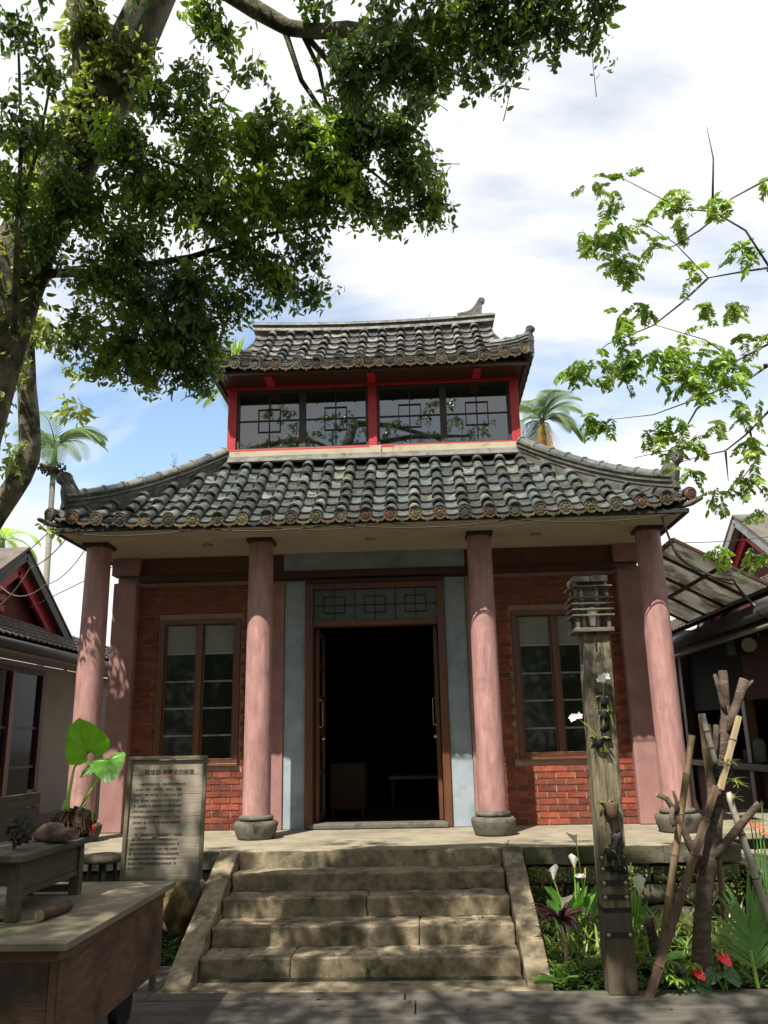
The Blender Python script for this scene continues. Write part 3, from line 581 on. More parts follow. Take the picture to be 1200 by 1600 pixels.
# ---- upper storey
zs, zt = 4.185, 5.06; yu = .86; yd = 2.44
U = MB().box(-1.70, 1.70, .802, .90, 3.99, zs-.032).box(-1.69, 1.69, yd-.1, yd, 3.99, zt+.3).box(-1.69, -1.63, yu+.1, yd-.1, 3.99, zt+.3).box(1.63, 1.69, yu+.1, yd-.1, 3.99, zt+.3).build('upper_wall', m_redp, T)
rail = MB().box(-1.755, 1.755, yu-.035, yu+.06, zs-.030, zs+.022).build('sill_rail', m_redp, T, bevel=.005)
for x in (-1.672, .008, 1.685): MB().box(x-.052, x+.052, yu-.025, yu+.08, zs+.0225, zt+.1).build('red_post', m_redp, T, bevel=.006)
MB().box(-1.755, 1.755, yu-.02, yu+.075, 4.975, 5.02).build('head_rail', m_redp, T, bevel=.005)
for x in (-1.2, .008, 1.25): MB().box(x-.05, x+.05, yu-.32, yu-.03, 4.99, 5.06).build('rafter_end', m_redp, T, bevel=.01)
for a, b in ((-1.618, -.046), (.062, 1.630)):
    mid = (a+b)/2
    wn = MB().box(a, a+.03, yu, yu+.05, zs+.023, 4.974).box(b-.03, b, yu, yu+.05, zs+.023, 4.974).box(mid-.04, mid+.04, yu, yu+.05, zs+.023, 4.974).box(a+.03, b-.03, yu+.002, yu+.05, 4.93, 4.974).box(a+.03, b-.03, yu+.002, yu+.05, zs+.023, zs+.045).build('clerestory_window', m_mun, T)
    for c, d in ((a+.03, mid-.04), (mid+.04, b-.03)):
        cm = (c+d)/2; z0, z1 = zs+.045, 4.93; zm = z0+(z1-z0)*.50
        o = MB().box(c, d, yu+.030, yu+.036, z0, z1).build('pane', m_glass, wn); 
        l = MB(); y1, y2 = yu+.012, yu+.026
        l.box(cm-.0065, cm+.0065, y1, y2, z0, z1).box(c, d, y1+.001, y2-.001, zm-.0065, zm+.0065)
        for s_ in (-1, 1): l.box(cm+s_*.13-.005, cm+s_*.13+.005, y1-.003, y2-.003, zm-.15, zm+.15).box(cm-.125, cm+.125, y1-.002, y2-.004, zm+s_*.142-.005, zm+s_*.142+.005)
        l.build('muntin', m_mun, wn)
# ---- upper roof
random.seed(33)
Z0, RI, Y0, RU, EU = 5.055, 1.04, .40, 1.16, 1.84
uroof = slope_sheet('upper_roof', Y0, RU, Z0, RI, 1.84, 1.50, T, m_deck_t, .03)
MB().add([(-1.55, Y0+.3, Z0+.18), (-1.55, 2.9-.3, Z0+.18), (-1.55, 1.6, Z0+RI)], [(0, 1, 2)]).add([(1.55, Y0+.3, Z0+.18), (1.55, 2.9-.3, Z0+.18), (1.55, 1.6, Z0+RI)], [(0, 1, 2)]).build('gable', m_redp, uroof)
MB().add([(-1.84, 2.8, Z0-.02), (1.84, 2.8, Z0-.02), (1.5, 1.62, Z0+RI-.03), (-1.5, 1.62, Z0+RI-.03)], [(0, 1, 2, 3)]).build('back_slope', m_tileu, uroof)
def tl_u(u):
    return 1 if abs(u) < 1.52 else max(.05, (1.9-abs(u))/.35*.3)
tiled_front(uroof, 8, .2394, 7, Y0, RU, Z0, RI, EU, tl_u, me_covu, me_panu, half=True)
# extra stacked layers of pans right at the upper eave
for i in range(-8, 7):
    u = (i+1)*.2394
    for q in range(3):
        p = Vector((u, Y0+.015+q*.028, roof_z(u, .02+q*.025, Z0, RI, EU)+.022+q*.012)); inst('pan_tile', me_panu, uroof, p, Matrix.Rotation(.45, 3, 'X'))
for i in range(-8, 8):
    u = (i+.5)*.2394
    for q in range(2):
        p = Vector((u, Y0+.03+q*.04, roof_z(u, .02+q*.035, Z0, RI, EU)+.034+q*.012)); inst('cover_tile', me_covu, uroof, p, Matrix.Rotation(.5, 3, 'X'))
MB().box(-1.83, 1.83, Y0+.045, Y0+.07, Z0-.075, Z0-.036).box(-1.83, -1.79, Y0+.071, 2.8, Z0-.075, Z0-.036).box(1.79, 1.83, Y0+.071, 2.8, Z0-.075, Z0-.036).build('eave_board', m_dwood, uroof)  # dark wood colour stands in for the shade on the red board
MB().add([(-1.85, Y0+.02, Z0-.033), (1.85, Y0+.02, Z0-.033), (1.85, 2.8, Z0-.033), (-1.85, 2.8, Z0-.033)], [(0, 1, 2, 3)]).build('soffit', m_dwood, uroof)
for sx in (-1, 1):
    # short hip ridges and side slope with round tiles
    m = MB()
    for yy in np.arange(Y0+.12, 2.7, .22):
        tt = min(1, max(.15, min(yy-Y0, 2.8-yy)/.32)); m.tube([(sx*1.88, yy, Z0+.02), (sx*(1.88-.32*tt), yy, Z0+.02+.24*tt)], .052, 6)
    m.add([(sx*1.88, Y0, Z0-.01), (sx*1.88, 2.8, Z0-.01), (sx*1.54, 2.5, Z0+.22), (sx*1.54, Y0+.32, Z0+.22)], [(0, 1, 2, 3)]); tag(m.build('side_tiles', m_tileu, uroof, smooth=True, auto=True), kind='stuff')
    P_ = [(sx*(1.47+.40*q), Y0+.36-.36*q, Z0+.27-.14*q+.05*q**4) for q in (0, .25, .5, .75, 1)]
    hip(uroof, P_, .11, .10, .05, 3, m_tileu, 1, None)
    scroll_finial((sx*1.83, Y0+.05, Z0+.16), (sx*.75, -.66, 0), .24, .07, uroof, m_ridge)
    P_ = [(sx*1.53, Y0+.34+q*.84, Z0+.26+q*.80) for q in (0, .5, 1)]
# main ridge
ry = 1.58; rz = 6.06; sag = lambda x: .05*(x/1.6)**2
for q, (ww, z0, z1, hl) in enumerate(((.20, 0, .035, 1.58), (.13, .036, .085, 1.53), (.19, .086, .11, 1.60), (.12, .111, .135, 1.57))):
    m = MB(); V = []; k = 16
    for i in range(k+1):
        x = -hl+2*hl*i/k; s_ = sag(x); V += [(x, ry-ww/2, rz+z0+s_), (x, ry+ww/2, rz+z0+s_), (x, ry+ww/2, rz+z1+s_), (x, ry-ww/2, rz+z1+s_)]
    m.add(V, [(i*4+j, i*4+4+j, i*4+4+(j+1) % 4, i*4+(j+1) % 4) for i in range(k) for j in range(4)]+[(0, 1, 2, 3), (k*4+3, k*4+2, k*4+1, k*4)]); m.build('ridge_course', m_tileu if q % 2 == 0 else m_ridge, uroof)
MB().box(-1.5, 1.5, ry-.05, ry+.08, rz-.12, rz+.001).build('ridge_core', m_ridge, uroof)
for x in np.arange(-1.2, 1.25, .2394): MB().lathe([(.02, 0), (.026, .012), (.02, .03), (.008, .036)], (x, ry, rz+.135+sag(x)), 10).build('ridge_knob', m_tileu, uroof, smooth=True)
for sx in (1,): scroll_finial((sx*1.37, ry, rz+.175), (sx, 0, 0), .27, .07, uroof, m_tileu)
# ================================================================== TEMPLE SMALL THINGS
def cable(name, pts, r, mt, label, sag=.0, group=None):
    P_ = []; pts = [Vector(p) for p in pts]
    for a, b in zip(pts[:-1], pts[1:]):
        for i in range(8):
            t = i/8; p = a.lerp(b, t); p.z -= sag*4*t*(1-t)*(b-a).length; P_.append(p)
    P_.append(pts[-1]); return tag(MB().tube(P_, r, 6).build(name, mt, smooth=True), label, 'cable', group)
cable('cable', [(-2.9, -.585, 2.885), (-1.6, -.60, 2.89), (-.3, -.60, 2.89), (1.4, -.60, 2.885), (2.95, -.585, 2.89)], .006, m_cable, 'black cable running along under the lower eave in shallow loops', .035)
cable('cable', [(-1.0, -.60, 2.89), (.2, -.60, 2.892), (1.9, -.6, 2.888)], .004, m_cable, 'thin second cable under the eave over the door', .045)
cable('cable', [(-3.05, -.3, 2.92), (-3.5, -.1, 2.66), (-4.28, .6, 2.35)], .006, m_cable2, 'pale looped cable hanging from left roof corner to the gabled house', .09)
cable('cable', [(-3.06, .2, 2.92), (-3.6, .5, 2.60), (-4.5, 1.2, 2.75)], .005, m_cable2, 'thin pale cable sagging under the pale looped one', .12)
cable('cable', [(-3.08, -.5, 3.0), (-3.7, -.2, 2.60), (-4.4, .3, 2.2)], .005, m_cable, 'straight dark wire from left roof corner down to the gutter', .0)
cable('cable', [(-3.02, 1.0, 2.9), (-4.6, 1.9, 2.5)], .005, m_cable, 'straight dark wire behind the left outer column', .0)
cable('cable', [(2.86, -.45, 2.90), (3.02, -.2, 2.62), (3.35, .2, 2.52), (3.85, .6, 2.45), (3.98, .45, 2.15), (4.05, .3, 2.0)], .011, m_cable2, 'thick pale cable draped from right roof corner over the awning', .06)
cable('cable', [(2.88, -.40, 2.90), (3.1, .0, 2.60), (3.5, .4, 2.50), (3.9, .7, 2.42), (4.02, .5, 2.1)], .008, m_cable, 'dark cable beside the thick pale one over the awning', .05)
cable('cable', [(3.3, .5, 2.85), (5.2, 1.5, 3.2)], .004, m_cable, 'thin wire crossing to the red gable on the right', .02)
random.seed(4)
def roof_plant(c, n, h, mt, label, w=.012):
    m = MB(); c = Vector(c)
    for i in range(n):
        a = random.uniform(0, 2*PI); m.blade(c+Vector((random.uniform(-.04, .04), random.uniform(-.03, .03), 0)), (math.cos(a)*.35, math.sin(a)*.35, 1), h*random.uniform(.6, 1), w, .3, seg=4)
    return tag(m.build('roof_weed', mt), label, 'weed')
roof_plant((-1.58, .52, 5.26), 34, .30, m_figy, 'yellow green fern tuft on the left hip of the upper roof', .02)
roof_plant((-1.72, .42, 5.12), 10, .16, m_vine, 'small hanging tuft at the left corner of the upper roof', .02)
sprig((-2.15, .18, 3.78), 3, .16, 'roof_weed', label='thin weed sprouting on the left hip ridge', leaf=.035)
sprig((-2.45, .0, 3.55), 2, .14, 'roof_weed', label='tiny weed lower on the left hip ridge', leaf=.03)
sprig((2.45, .03, 3.50), 5, .26, 'roof_weed', m_vine, label='dry twiggy weed standing on the right hip ridge', leaf=.02)
sprig((.75, 1.58, 6.2), 3, .12, 'roof_weed', m_vine, label='tiny dry weed on the top ridge left of the scroll', leaf=.012)
# furniture glimpsed through the door
ch = thing('side_cabinet', 'dark brown wooden cabinet just inside the left door leaf', 'cabinet', (-.35, 2.0, .01))
MB().box(-.62, -.2, 1.75, 2.2, .10, .62).build('body', m_petal_y, ch, bevel=.03)
for x in (-.58, -.24):
    for yy in (1.79, 2.16): MB().tube([(x, yy, .01), (x, yy, .11)], .015, 8).build('leg', m_dwood, ch)
tb = thing('low_table', 'low green topped table standing deep in the dark hall', 'table', (.4, 3.6, .01))
MB().box(.0, .85, 3.3, 3.9, .36, .40).build('tabletop', m_blue, tb, bevel=.01)
for x in (.05, .8):
    for yy in (3.35, 3.85): MB().box(x-.02, x+.02, yy-.02, yy+.02, .012, .36).build('leg', m_dwood, tb)
CL = [(-1.63,-4.64,4.69,0.16,0.5), (-1.53,-4.49,4.56,0.18,0.5), (-1.64,-4.51,4.20,0.20,0.7), (-1.55,-4.30,4.24,0.17,0.5), (-1.74,-4.33,3.93,0.18,0.8), (-1.53,-4.15,4.05,0.19,0.9), (-1.46,-4.03,4.00,0.23,0.9), (-1.69,-4.09,3.83,0.19,1.0), (-1.21,-4.12,4.37,0.23,0.8), (-0.91,-4.34,4.46,0.16,0.6), (-0.75,-4.28,4.66,0.17,0.7), (-0.55,-4.42,4.83,0.13,0.6), (-0.61,-4.54,4.85,0.13,0.6), (-0.44,-4.28,4.71,0.11,0.5), (-1.06,-3.95,4.17,0.30,1.0), (-0.71,-4.10,4.40,0.27,1.0), (-0.40,-4.08,4.37,0.21,1.0), (-0.71,-3.91,4.08,0.32,1.0), (-0.37,-3.81,4.14,0.28,1.0), (-1.26,-3.78,3.89,0.28,0.9), (-0.13,-4.08,4.40,0.21,1.0), (0.05,-3.94,4.30,0.28,1.0), (0.22,-4.08,4.45,0.25,1.1), (0.45,-3.97,4.46,0.20,1.1), (0.52,-3.82,4.30,0.22,1.1), (0.66,-3.67,4.16,0.16,1.1), (0.19,-3.78,4.13,0.20,0.9), (0.41,-3.66,4.09,0.14,0.9), (-0.09,-3.80,4.13,0.24,0.9), (-0.15,-3.63,3.88,0.16,0.6), (-0.38,-3.50,3.78,0.23,0.7), (-0.56,-3.65,3.89,0.25,0.7), (-0.90,-3.60,3.66,0.29,0.9), (-0.15,-3.47,3.70,0.14,0.5), (-0.63,-3.47,3.62,0.17,0.6), (-1.23,-3.59,3.59,0.29,0.9), (-1.47,-3.74,3.70,0.24,0.7), (-1.56,-3.65,3.39,0.22,0.6), (-1.35,-3.42,3.34,0.23,1.1), (-1.11,-3.32,3.38,0.26,1.2), (-0.95,-3.18,3.27,0.17,1.0), (-1.23,-3.37,3.15,0.13,0.7), (-0.92,-3.35,3.52,0.21,1.0), (-1.49,-3.50,3.21,0.14,0.7), (-0.84,-3.23,3.46,0.10,0.6), (0.29,-5.05,3.93,0.20,1.1), (0.48,-5.13,3.92,0.18,1.1), (0.65,-5.10,3.87,0.14,1.0), (0.77,-5.21,3.95,0.16,1.1), (0.95,-5.19,3.94,0.14,1.0), (1.09,-5.21,4.02,0.13,1.0), (1.00,-5.16,3.82,0.09,0.9), (0.85,-5.15,3.77,0.09,0.8), (1.25,-5.13,4.06,0.10,0.9), (1.39,-5.10,3.98,0.07,0.8), (1.45,-5.14,4.12,0.09,0.8), (1.21,-5.10,3.94,0.06,0.6), (0.58,-4.20,4.56,0.14,1.0), (0.66,-5.23,4.04,0.12,0.8), (0.42,-5.18,4.11,0.10,0.6), (0.09,-4.29,4.81,0.13,0.6), (0.01,-4.44,4.96,0.13,0.4), (0.89,-5.31,4.03,0.13,1.0), (1.16,-5.24,4.14,0.13,1.0), (-0.28,-4.12,4.54,0.12,0.4), (-1.46,-4.81,4.97,0.21,0.6), (-0.54,-4.70,5.08,0.25,0.6), (-0.01,-4.68,5.10,0.21,0.6), (0.49,-5.37,4.22,0.17,0.8), (0.95,-5.37,4.26,0.23,0.9), (1.37,-5.27,4.27,0.18,0.8), (-1.01,-4.73,5.12,0.21,0.4)]
CB = [
 [(2.933,-3.198,3.929), (2.789,-3.267,4.158), (2.578,-3.311,4.285), (2.364,-3.327,4.308), (2.192,-3.358,4.396), (1.961,-3.402,4.518)],
 [(2.627,-3.231,4.305), (2.505,-3.211,4.211), (2.323,-3.191,4.110), (2.104,-3.193,4.086)],
 [(3.002,-3.048,3.997), (2.805,-3.049,3.972), (2.582,-3.049,3.938), (2.359,-3.124,4.175), (2.114,-3.178,4.335)],
 [(2.611,-2.977,3.980), (2.423,-2.939,3.817), (2.214,-2.906,3.664), (1.884,-2.887,3.543), (1.800,-2.872,3.476)],
 [(2.569,-3.314,4.295), (2.586,-3.407,4.633), (2.548,-3.466,4.842)],
 [(2.951,-2.981,3.447), (2.723,-2.961,3.337), (2.520,-3.010,3.485), (2.089,-3.065,3.618)],
 [(2.980,-2.867,3.338), (2.861,-2.851,3.263), (2.556,-2.834,3.153), (2.170,-2.815,3.025), (1.848,-2.821,2.997)],
 [(3.004,-2.706,3.058), (2.840,-2.670,2.904), (2.694,-2.647,2.799), (2.509,-2.645,2.764), (2.304,-2.639,2.709)],
 [(2.604,-2.879,2.720), (2.617,-2.823,2.522)],
 [(2.971,-3.281,4.536), (2.730,-3.258,4.417), (2.627,-3.237,4.324)],
 [(2.576,-2.833,3.153), (2.473,-2.811,3.058), (2.303,-2.744,2.790), (2.020,-2.742,2.737)],
 [(2.871,-2.677,2.933), (2.905,-2.618,2.726), (2.746,-2.572,2.533)],
]
CC = [(1.85,-3.39,4.46,0.11), (2.35,-3.28,4.45,0.09), (2.23,-3.20,4.42,0.04), (2.43,-3.09,4.37,0.07), (2.52,-3.33,4.33,0.05), (2.69,-3.26,4.43,0.06), (3.00,-3.21,4.58,0.06), (1.79,-3.09,4.26,0.08), (1.85,-3.31,4.18,0.14), (2.00,-3.18,4.01,0.14), (2.21,-3.13,4.16,0.07), (2.07,-3.11,4.37,0.08), (2.37,-3.21,3.90,0.06), (2.80,-3.15,4.05,0.10), (2.74,-2.99,3.73,0.07), (2.59,-2.93,3.81,0.03), (1.93,-3.15,3.61,0.10), (2.09,-3.09,3.72,0.08), (1.68,-2.92,3.35,0.12), (1.88,-2.85,3.42,0.14), (1.98,-3.07,3.33,0.14), (2.20,-2.99,3.36,0.16), (2.43,-2.92,3.45,0.16), (2.65,-2.82,3.42,0.16), (2.68,-3.01,3.22,0.10), (2.51,-2.93,3.20,0.12), (2.36,-2.88,3.29,0.12), (2.84,-2.85,3.57,0.06), (1.73,-2.97,2.94,0.10), (2.22,-2.87,2.92,0.14), (2.41,-2.76,2.87,0.10), (2.83,-2.72,3.08,0.10), (2.55,-2.93,2.90,0.05), (2.81,-2.80,2.77,0.10), (2.80,-2.67,2.59,0.10), (2.66,-2.57,2.51,0.08), (2.34,-2.85,2.59,0.06), (2.88,-2.68,2.35,0.04), (2.60,-2.55,2.14,0.07), (2.89,-2.44,2.09,0.08), (2.90,-3.07,3.48,0.06)]
BR = [
    [(-0.19,-4.34,4.94), (-0.11,-4.21,4.70), (-0.01,-4.12,4.57), (0.11,-4.09,4.45), (0.23,-3.93,4.29)],
    [(-0.09,-4.33,4.94), (0.01,-4.27,4.72), (0.05,-4.10,4.49), (0.06,-4.05,4.31)],
    [(-0.06,-4.32,4.92), (0.11,-4.26,4.71), (0.16,-4.08,4.45), (0.25,-3.93,4.29), (0.44,-3.79,4.20)],
    [(-1.91,-3.76,3.72), (-1.73,-3.76,3.75), (-1.45,-3.66,3.81), (-0.89,-3.66,3.89), (-0.60,-3.67,3.98), (-0.33,-3.68,4.04), (0.02,-3.67,4.08)],
    [(-1.02,-4.10,4.33), (-0.79,-4.06,4.21), (-0.71,-4.02,4.09), (-0.64,-3.96,4.09), (-0.49,-3.94,4.22), (-0.31,-3.95,4.27)],
    [(-1.45,-3.66,3.81), (-1.26,-3.50,3.64), (-1.09,-3.33,3.42), (-0.95,-3.18,3.27)],
    [(-0.89,-3.66,3.89), (-0.95,-3.58,3.77), (-1.08,-3.49,3.63), (-1.18,-3.43,3.39)],
    [(-1.86,-3.94,3.25), (-1.71,-4.30,3.82), (-1.63,-4.49,4.14), (-1.63,-4.64,4.69)],
    [(-1.71,-4.30,3.82), (-1.63,-4.31,4.24), (-1.50,-4.48,4.52)],
    [(0.55,-4.47,4.79), (0.76,-4.44,4.72), (1.09,-4.42,4.68), (1.35,-4.42,4.74), (1.66,-4.34,4.85)],
    [(-0.60,-3.67,3.98), (-0.38,-3.52,3.82), (-0.17,-3.47,3.70)],
]
# ================================================================== NEIGHBOUR HOUSES
random.seed(51)
def neighbour(sx, X, xg, ze, y0, y1, zr, yap, zap, ghalf, label, cladding):
    """house whose courtyard side is the plane x = sx*X; a tiled skirt roof with gutter below a red gable that faces the courtyard"""
    h = thing('gabled_house', label, 'house', (sx*X, (y0+y1)/2, G))
    bx = lambda m, a, b, *r: m.box(min(sx*a, sx*b), max(sx*a, sx*b), *r)
    # skirt roof with rows of rippled tiles
    deck_ = MB().hexa([(sx*xg, y0, ze), (sx*xg, y1, ze), (sx*(X+.05), y1, zr), (sx*(X+.05), y0, zr), (sx*xg, y0, ze+.02), (sx*xg, y1, ze+.02), (sx*(X+.05), y1, zr+.02), (sx*(X+.05), y0, zr+.02)]).build('skirt_roof', m_deck_t, h)
    m = MB(); rows = 5; step = .11; ln = math.hypot(X+.05-xg, zr-ze)
    for r in range(rows):
        t0, t1 = r/rows, (r+1.15)/rows; yy = y0; k = 0; V = []
        while yy <= y1:
            c = .016*(1 if k % 3 == 1 else (.2 if k % 3 == 2 else -.3))
            for t, dz in ((t0, .055), (t0, .035), (min(t1, 1.03), .024)):
                V.append((sx*(xg-.05+(X+.1-xg)*t), yy, ze+(zr-ze)*t+dz+c+.004*random.random()))
            yy += step/2.2; k += 1
        n = k; m.add(V, [(3*i+j, 3*i+3+j, 3*i+4+j, 3*i+1+j) for i in range(n-1) for j in (0, 1)])
    tag(m.build('roof_tiles', m_lroof, deck_), kind='stuff')
    return h, bx
hl, bx = neighbour(-1, 4.62, 4.30, 2.10, -2.5, 6.5, 2.42, 2.13, 3.4, 1.9, 'white walled house left of the temple with red gable and brown tiles', None)
gut = MB().tube([(-4.24, -2.6, 2.03), (-4.24, 6.6, 2.03)], .065, 12); gut.build('gutter', m_dmetal, hl, smooth=True)
bx(MB(), 4.24, 4.60, -2.5, 6.5, 1.93, 1.97).build('soffit', m_ltwall, hl)
# wall: pale plaster with dark openings between brown posts
MB().box(-4.77, -4.63, 2.92, 6.5, G, .02).box(-4.77, -4.64, 3.96, 6.5, .021, 1.93).build('dark_opening', m_dwood, hl)
w = bx(MB(), 4.62, 4.78, 2.92, 3.95, .021, 1.93).box(-4.78, -4.62, -2.5, 2.92, 1.87, 1.93).box(-4.78, -4.62, -2.5, 2.92, G, .05).build('wall', m_ltwall, hl)
MB().box(-4.70, -4.62, -2.5, 2.915, 1.80, 1.87).box(-4.70, -4.62, -2.5, 2.915, .051, .16).build('window_rail', m_dwood, hl)
for y_ in (-1.2, .2, 1.35, 2.02, 2.86): MB().box(-4.72, -4.60, y_-.055, y_+.055, .16, 1.80).build('window_post', m_fwood if y_ == 2.02 else m_dwood, hl)
for a, b in ((-1.14, .14), (.26, 1.29), (1.41, 1.96), (2.08, 2.80)):
    wn = MB().box(-4.665, -4.645, a, b, .16, 1.799).build('window', m_pane2, hl)
    MB().box(-4.644, -4.625, a, b, .62, .65).box(-4.644, -4.625, a, b, 1.1, 1.13).build('glazing_bar', m_dwood, wn)
# the gable
ya, za, hw, xs = 1.86, 3.28, 1.62, -4.72
gb = MB().add([(xs-.02, ya-hw, za-hw*.63), (xs-.02, ya+hw, za-hw*.63), (xs-.02, ya, za)], [(0, 1, 2)]).build('gable_wall', m_redw, hl)
for s_ in (-1, 1):
    for (o_, wd, th, mt, nm, dz) in ((.10, .17, .05, m_redp, 'barge_board', -.20), (.16, .12, .10, m_dmetal, 'roof_edge', -.035)):
        a = Vector((xs+o_, ya-s_*.0, za+dz)); b = Vector((xs+o_, ya+s_*(hw+.1), za-(hw+.1)*.63+dz)); MB().bar(a, b, th, wd, (0, 0, 1)).build(nm, mt, hl, bevel=.004)
    V = [(xs+.22, ya, za+.05), (xs+.22, ya+s_*(hw+.15), za+.05-(hw+.15)*.63), (xs-5, ya+s_*(hw+.15), za+.05-(hw+.15)*.63), (xs-5, ya, za+.05)]
    MB().hexa(V+[(v[0], v[1], v[2]+.03) for v in V]).build('roof', m_lroof, hl)
for k_ in range(6):
    hw_ = (hw-.35)*(1-k_/9); MB().box(xs+.005, xs+.03, ya-hw_, ya-.1, za-hw*.63+.12+k_*.13, za-hw*.63+.20+k_*.13).build('slat', m_redp, hl)
# right house
hr, bx = neighbour(1, 4.55, 4.16, 2.26, -1.5, 6.5, 2.62, 2.7, 3.5, 1.8, 'dark open fronted bar house right of the temple with silver gutter', None)
MB().tube([(4.06, .42, 2.10), (4.06, 6.6, 2.10)], .085, 14).build('gutter', m_dmetal, hr, smooth=True)  # same gutter, the awning's shade put into a darker metal colour
MB().tube([(4.06, -1.6, 2.12), (4.06, .42, 2.12)], .092, 14).build('gutter', m_silver, hr, smooth=True)['label'] = 'sunlit end length of the silver gutter'
MB().tube([(4.10, -1.6, 1.95), (4.10, 6.6, 1.93)], .03, 8).build('conduit', m_ltwall, hr, smooth=True)
MB().box(4.13, 4.6, -1.5, 6.5, 2.17, 2.21).build('soffit', m_ltwall, hr)
MB().box(4.17, 4.21, -1.5, 6.5, 1.99, 2.165).build('fascia', m_dwood, hr)
MB().box(4.62, 4.7, -1.5, 2.72, 1.27, 2.0).build('hanging_panel', m_redw, hr)
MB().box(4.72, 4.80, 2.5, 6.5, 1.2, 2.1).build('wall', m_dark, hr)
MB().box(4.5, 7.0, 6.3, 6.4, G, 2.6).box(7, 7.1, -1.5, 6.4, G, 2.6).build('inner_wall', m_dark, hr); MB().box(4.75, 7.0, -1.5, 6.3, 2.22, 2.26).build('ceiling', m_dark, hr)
for y_ in (.3, 2.83, 5.3): MB().box(4.60, 4.72, y_-.07, y_+.07, G, 1.27 if y_ < 3 else 2.1).build('post', m_fwood if y_ < 3 else m_dwood, hr, bevel=.006)
MB().box(4.45, 4.95, -1.2, 6.0, .42, .50).build('bar_counter', m_dwood, hr, bevel=.008)
MB().box(4.66, 4.70, -1.2, 6.0, G, .415).build('counter_front', m_redw, hr)
ya, za, hw, xs = 3.05, 3.72, 2.0, 5.1
MB().add([(xs+.02, ya-hw, za-hw*.63), (xs+.02, ya+hw, za-hw*.63), (xs+.02, ya, za)], [(0, 1, 2)]).build('gable_wall', m_redw, hr)
for s_ in (-1, 1):
    for (o_, wd, th, mt, nm, dz) in ((.06, .2, .05, m_redp, 'barge_board', -.18), (.16, .13, .10, m_silver, 'roof_edge', -.02)):
        MB().bar((xs-o_, ya, za+dz), (xs-o_, ya+s_*(hw+.1), za-(hw+.1)*.63+dz), th, wd).build(nm, mt, hr, bevel=.004)
    V = [(xs-.22, ya, za+.05), (xs-.22, ya+s_*(hw+.15), za+.05-(hw+.15)*.63), (xs+5, ya+s_*(hw+.15), za+.05-(hw+.15)*.63), (xs+5, ya, za+.05)]
    MB().hexa(V+[(v[0], v[1], v[2]+.03) for v in V]).build('roof', m_lroof, hr)
# things at the bar
sp = thing('wall_speaker', 'black wall speaker with round cream face under the right gutter', 'speaker', (4.3, 1.95, 1.83))
MB().box(4.28, 4.50, 1.95, 2.25, 1.78, 2.05).build('body', m_black, sp, bevel=.02); MB().lathe([(.085, 0), (.085, .02), (.07, .03), (.001, .03)], (4.32, 1.62, 1.86), 24, 'y').build('speaker_face', m_plate, sp, smooth=True, auto=True); MB().tube([(4.35, 2.0, 1.9), (4.33, 1.66, 1.87)], .02, 8).build('bracket', m_black, sp)
tag(MB().lathe([(.05, 0), (.07, .03), (.075, .2), (.06, .27), (.03, .29)], (4.62, 2.52, .505), 20).build('paper_roll', m_ltwall, smooth=True), 'pale rounded jar standing on the bar counter next to the post', 'jar')
tag(MB().box(4.6, 4.7, 2.9, 3.05, .502, .66).build('small_box', m_terra, bevel=.01), 'small reddish box on the bar counter behind the jar', 'box')
tag(MB().lathe([(.03, 0), (.035, .01), (.035, .10), (.015, .13), (.012, .16)], (4.6, 3.6, .502), 14).build('bottle', m_bulb, smooth=True), 'small pale bottle at the far end of the bar counter', 'bottle')
# awning between temple and right house
aw = thing('polycarbonate_awning', 'milky weathered awning with brown ribs bridging temple and bar house', 'awning', (3.7, 1.6, 2.2))
def ap(u, y_): return Vector((3.18+u*.95, y_, 2.86-u*.53+(.0)*(y_)))
for i, (a, b) in enumerate(((.32, .98), (1.0, 1.68), (1.70, 2.38), (2.40, 3.1))):
    m = MB(); P4 = [ap(0, a), ap(1, a), ap(1, b), ap(0, b)]; m.hexa(P4+[p+Vector((0, 0, .008)) for p in P4]); m.build('sheet', m_poly, aw)
for y_ in (.31, .99, 1.69, 2.39, 3.11): MB().bar(ap(-.01, y_)-Vector((0, 0, .016)), ap(1.01, y_)-Vector((0, 0, .016)), .035, .03).build('rib', m_dwood, aw)
MB().bar(ap(1.0, .30)-Vector((0, 0, .02)), ap(1.0, 3.12)-Vector((0, 0, .02)), .05, .04).build('edge_rail', m_dwood, aw); MB().bar(ap(0, .30)-Vector((0, 0, .02)), ap(0, 3.12)-Vector((0, 0, .02)), .04, .04).build('edge_rail', m_dwood, aw); MB().bar(ap(.5, .33)-Vector((0, 0, .05)), ap(.5, 3.1)-Vector((0, 0, .05)), .03, .035).build('edge_rail', m_dwood, aw)
# side stair on the right
ss = thing('side_stairs', 'low flagstone side steps leading up between terrace and bar house', 'staircase', (3.7, -.7, G))
for i, (ya_, yb_, z_) in enumerate(((-1.95, -1.45, -.44), (-1.40, .1, -.17), (.1, 2.5, -.02))):
    x = 3.10; k = 0
    while x < 4.6:
        w_ = random.uniform(.38, .6); s_ = gridbox(x+.005, min(x+w_, 4.75)-.005, ya_, yb_, z_-.07, z_, .12); displace(s_, .006, 5, x); s_.build('flagstone', m_slab, ss, bevel=.012, auto=True); x += w_
    MB().box(3.12, 4.7, ya_+.08, yb_+.4, G, z_-.071).build('riser', m_moss, ss)
gp = tag(gridbox(3.06, 5.5, -2.3, -1.95, G-.1, G, .2).build('garden_edge', m_soil), kind='structure')
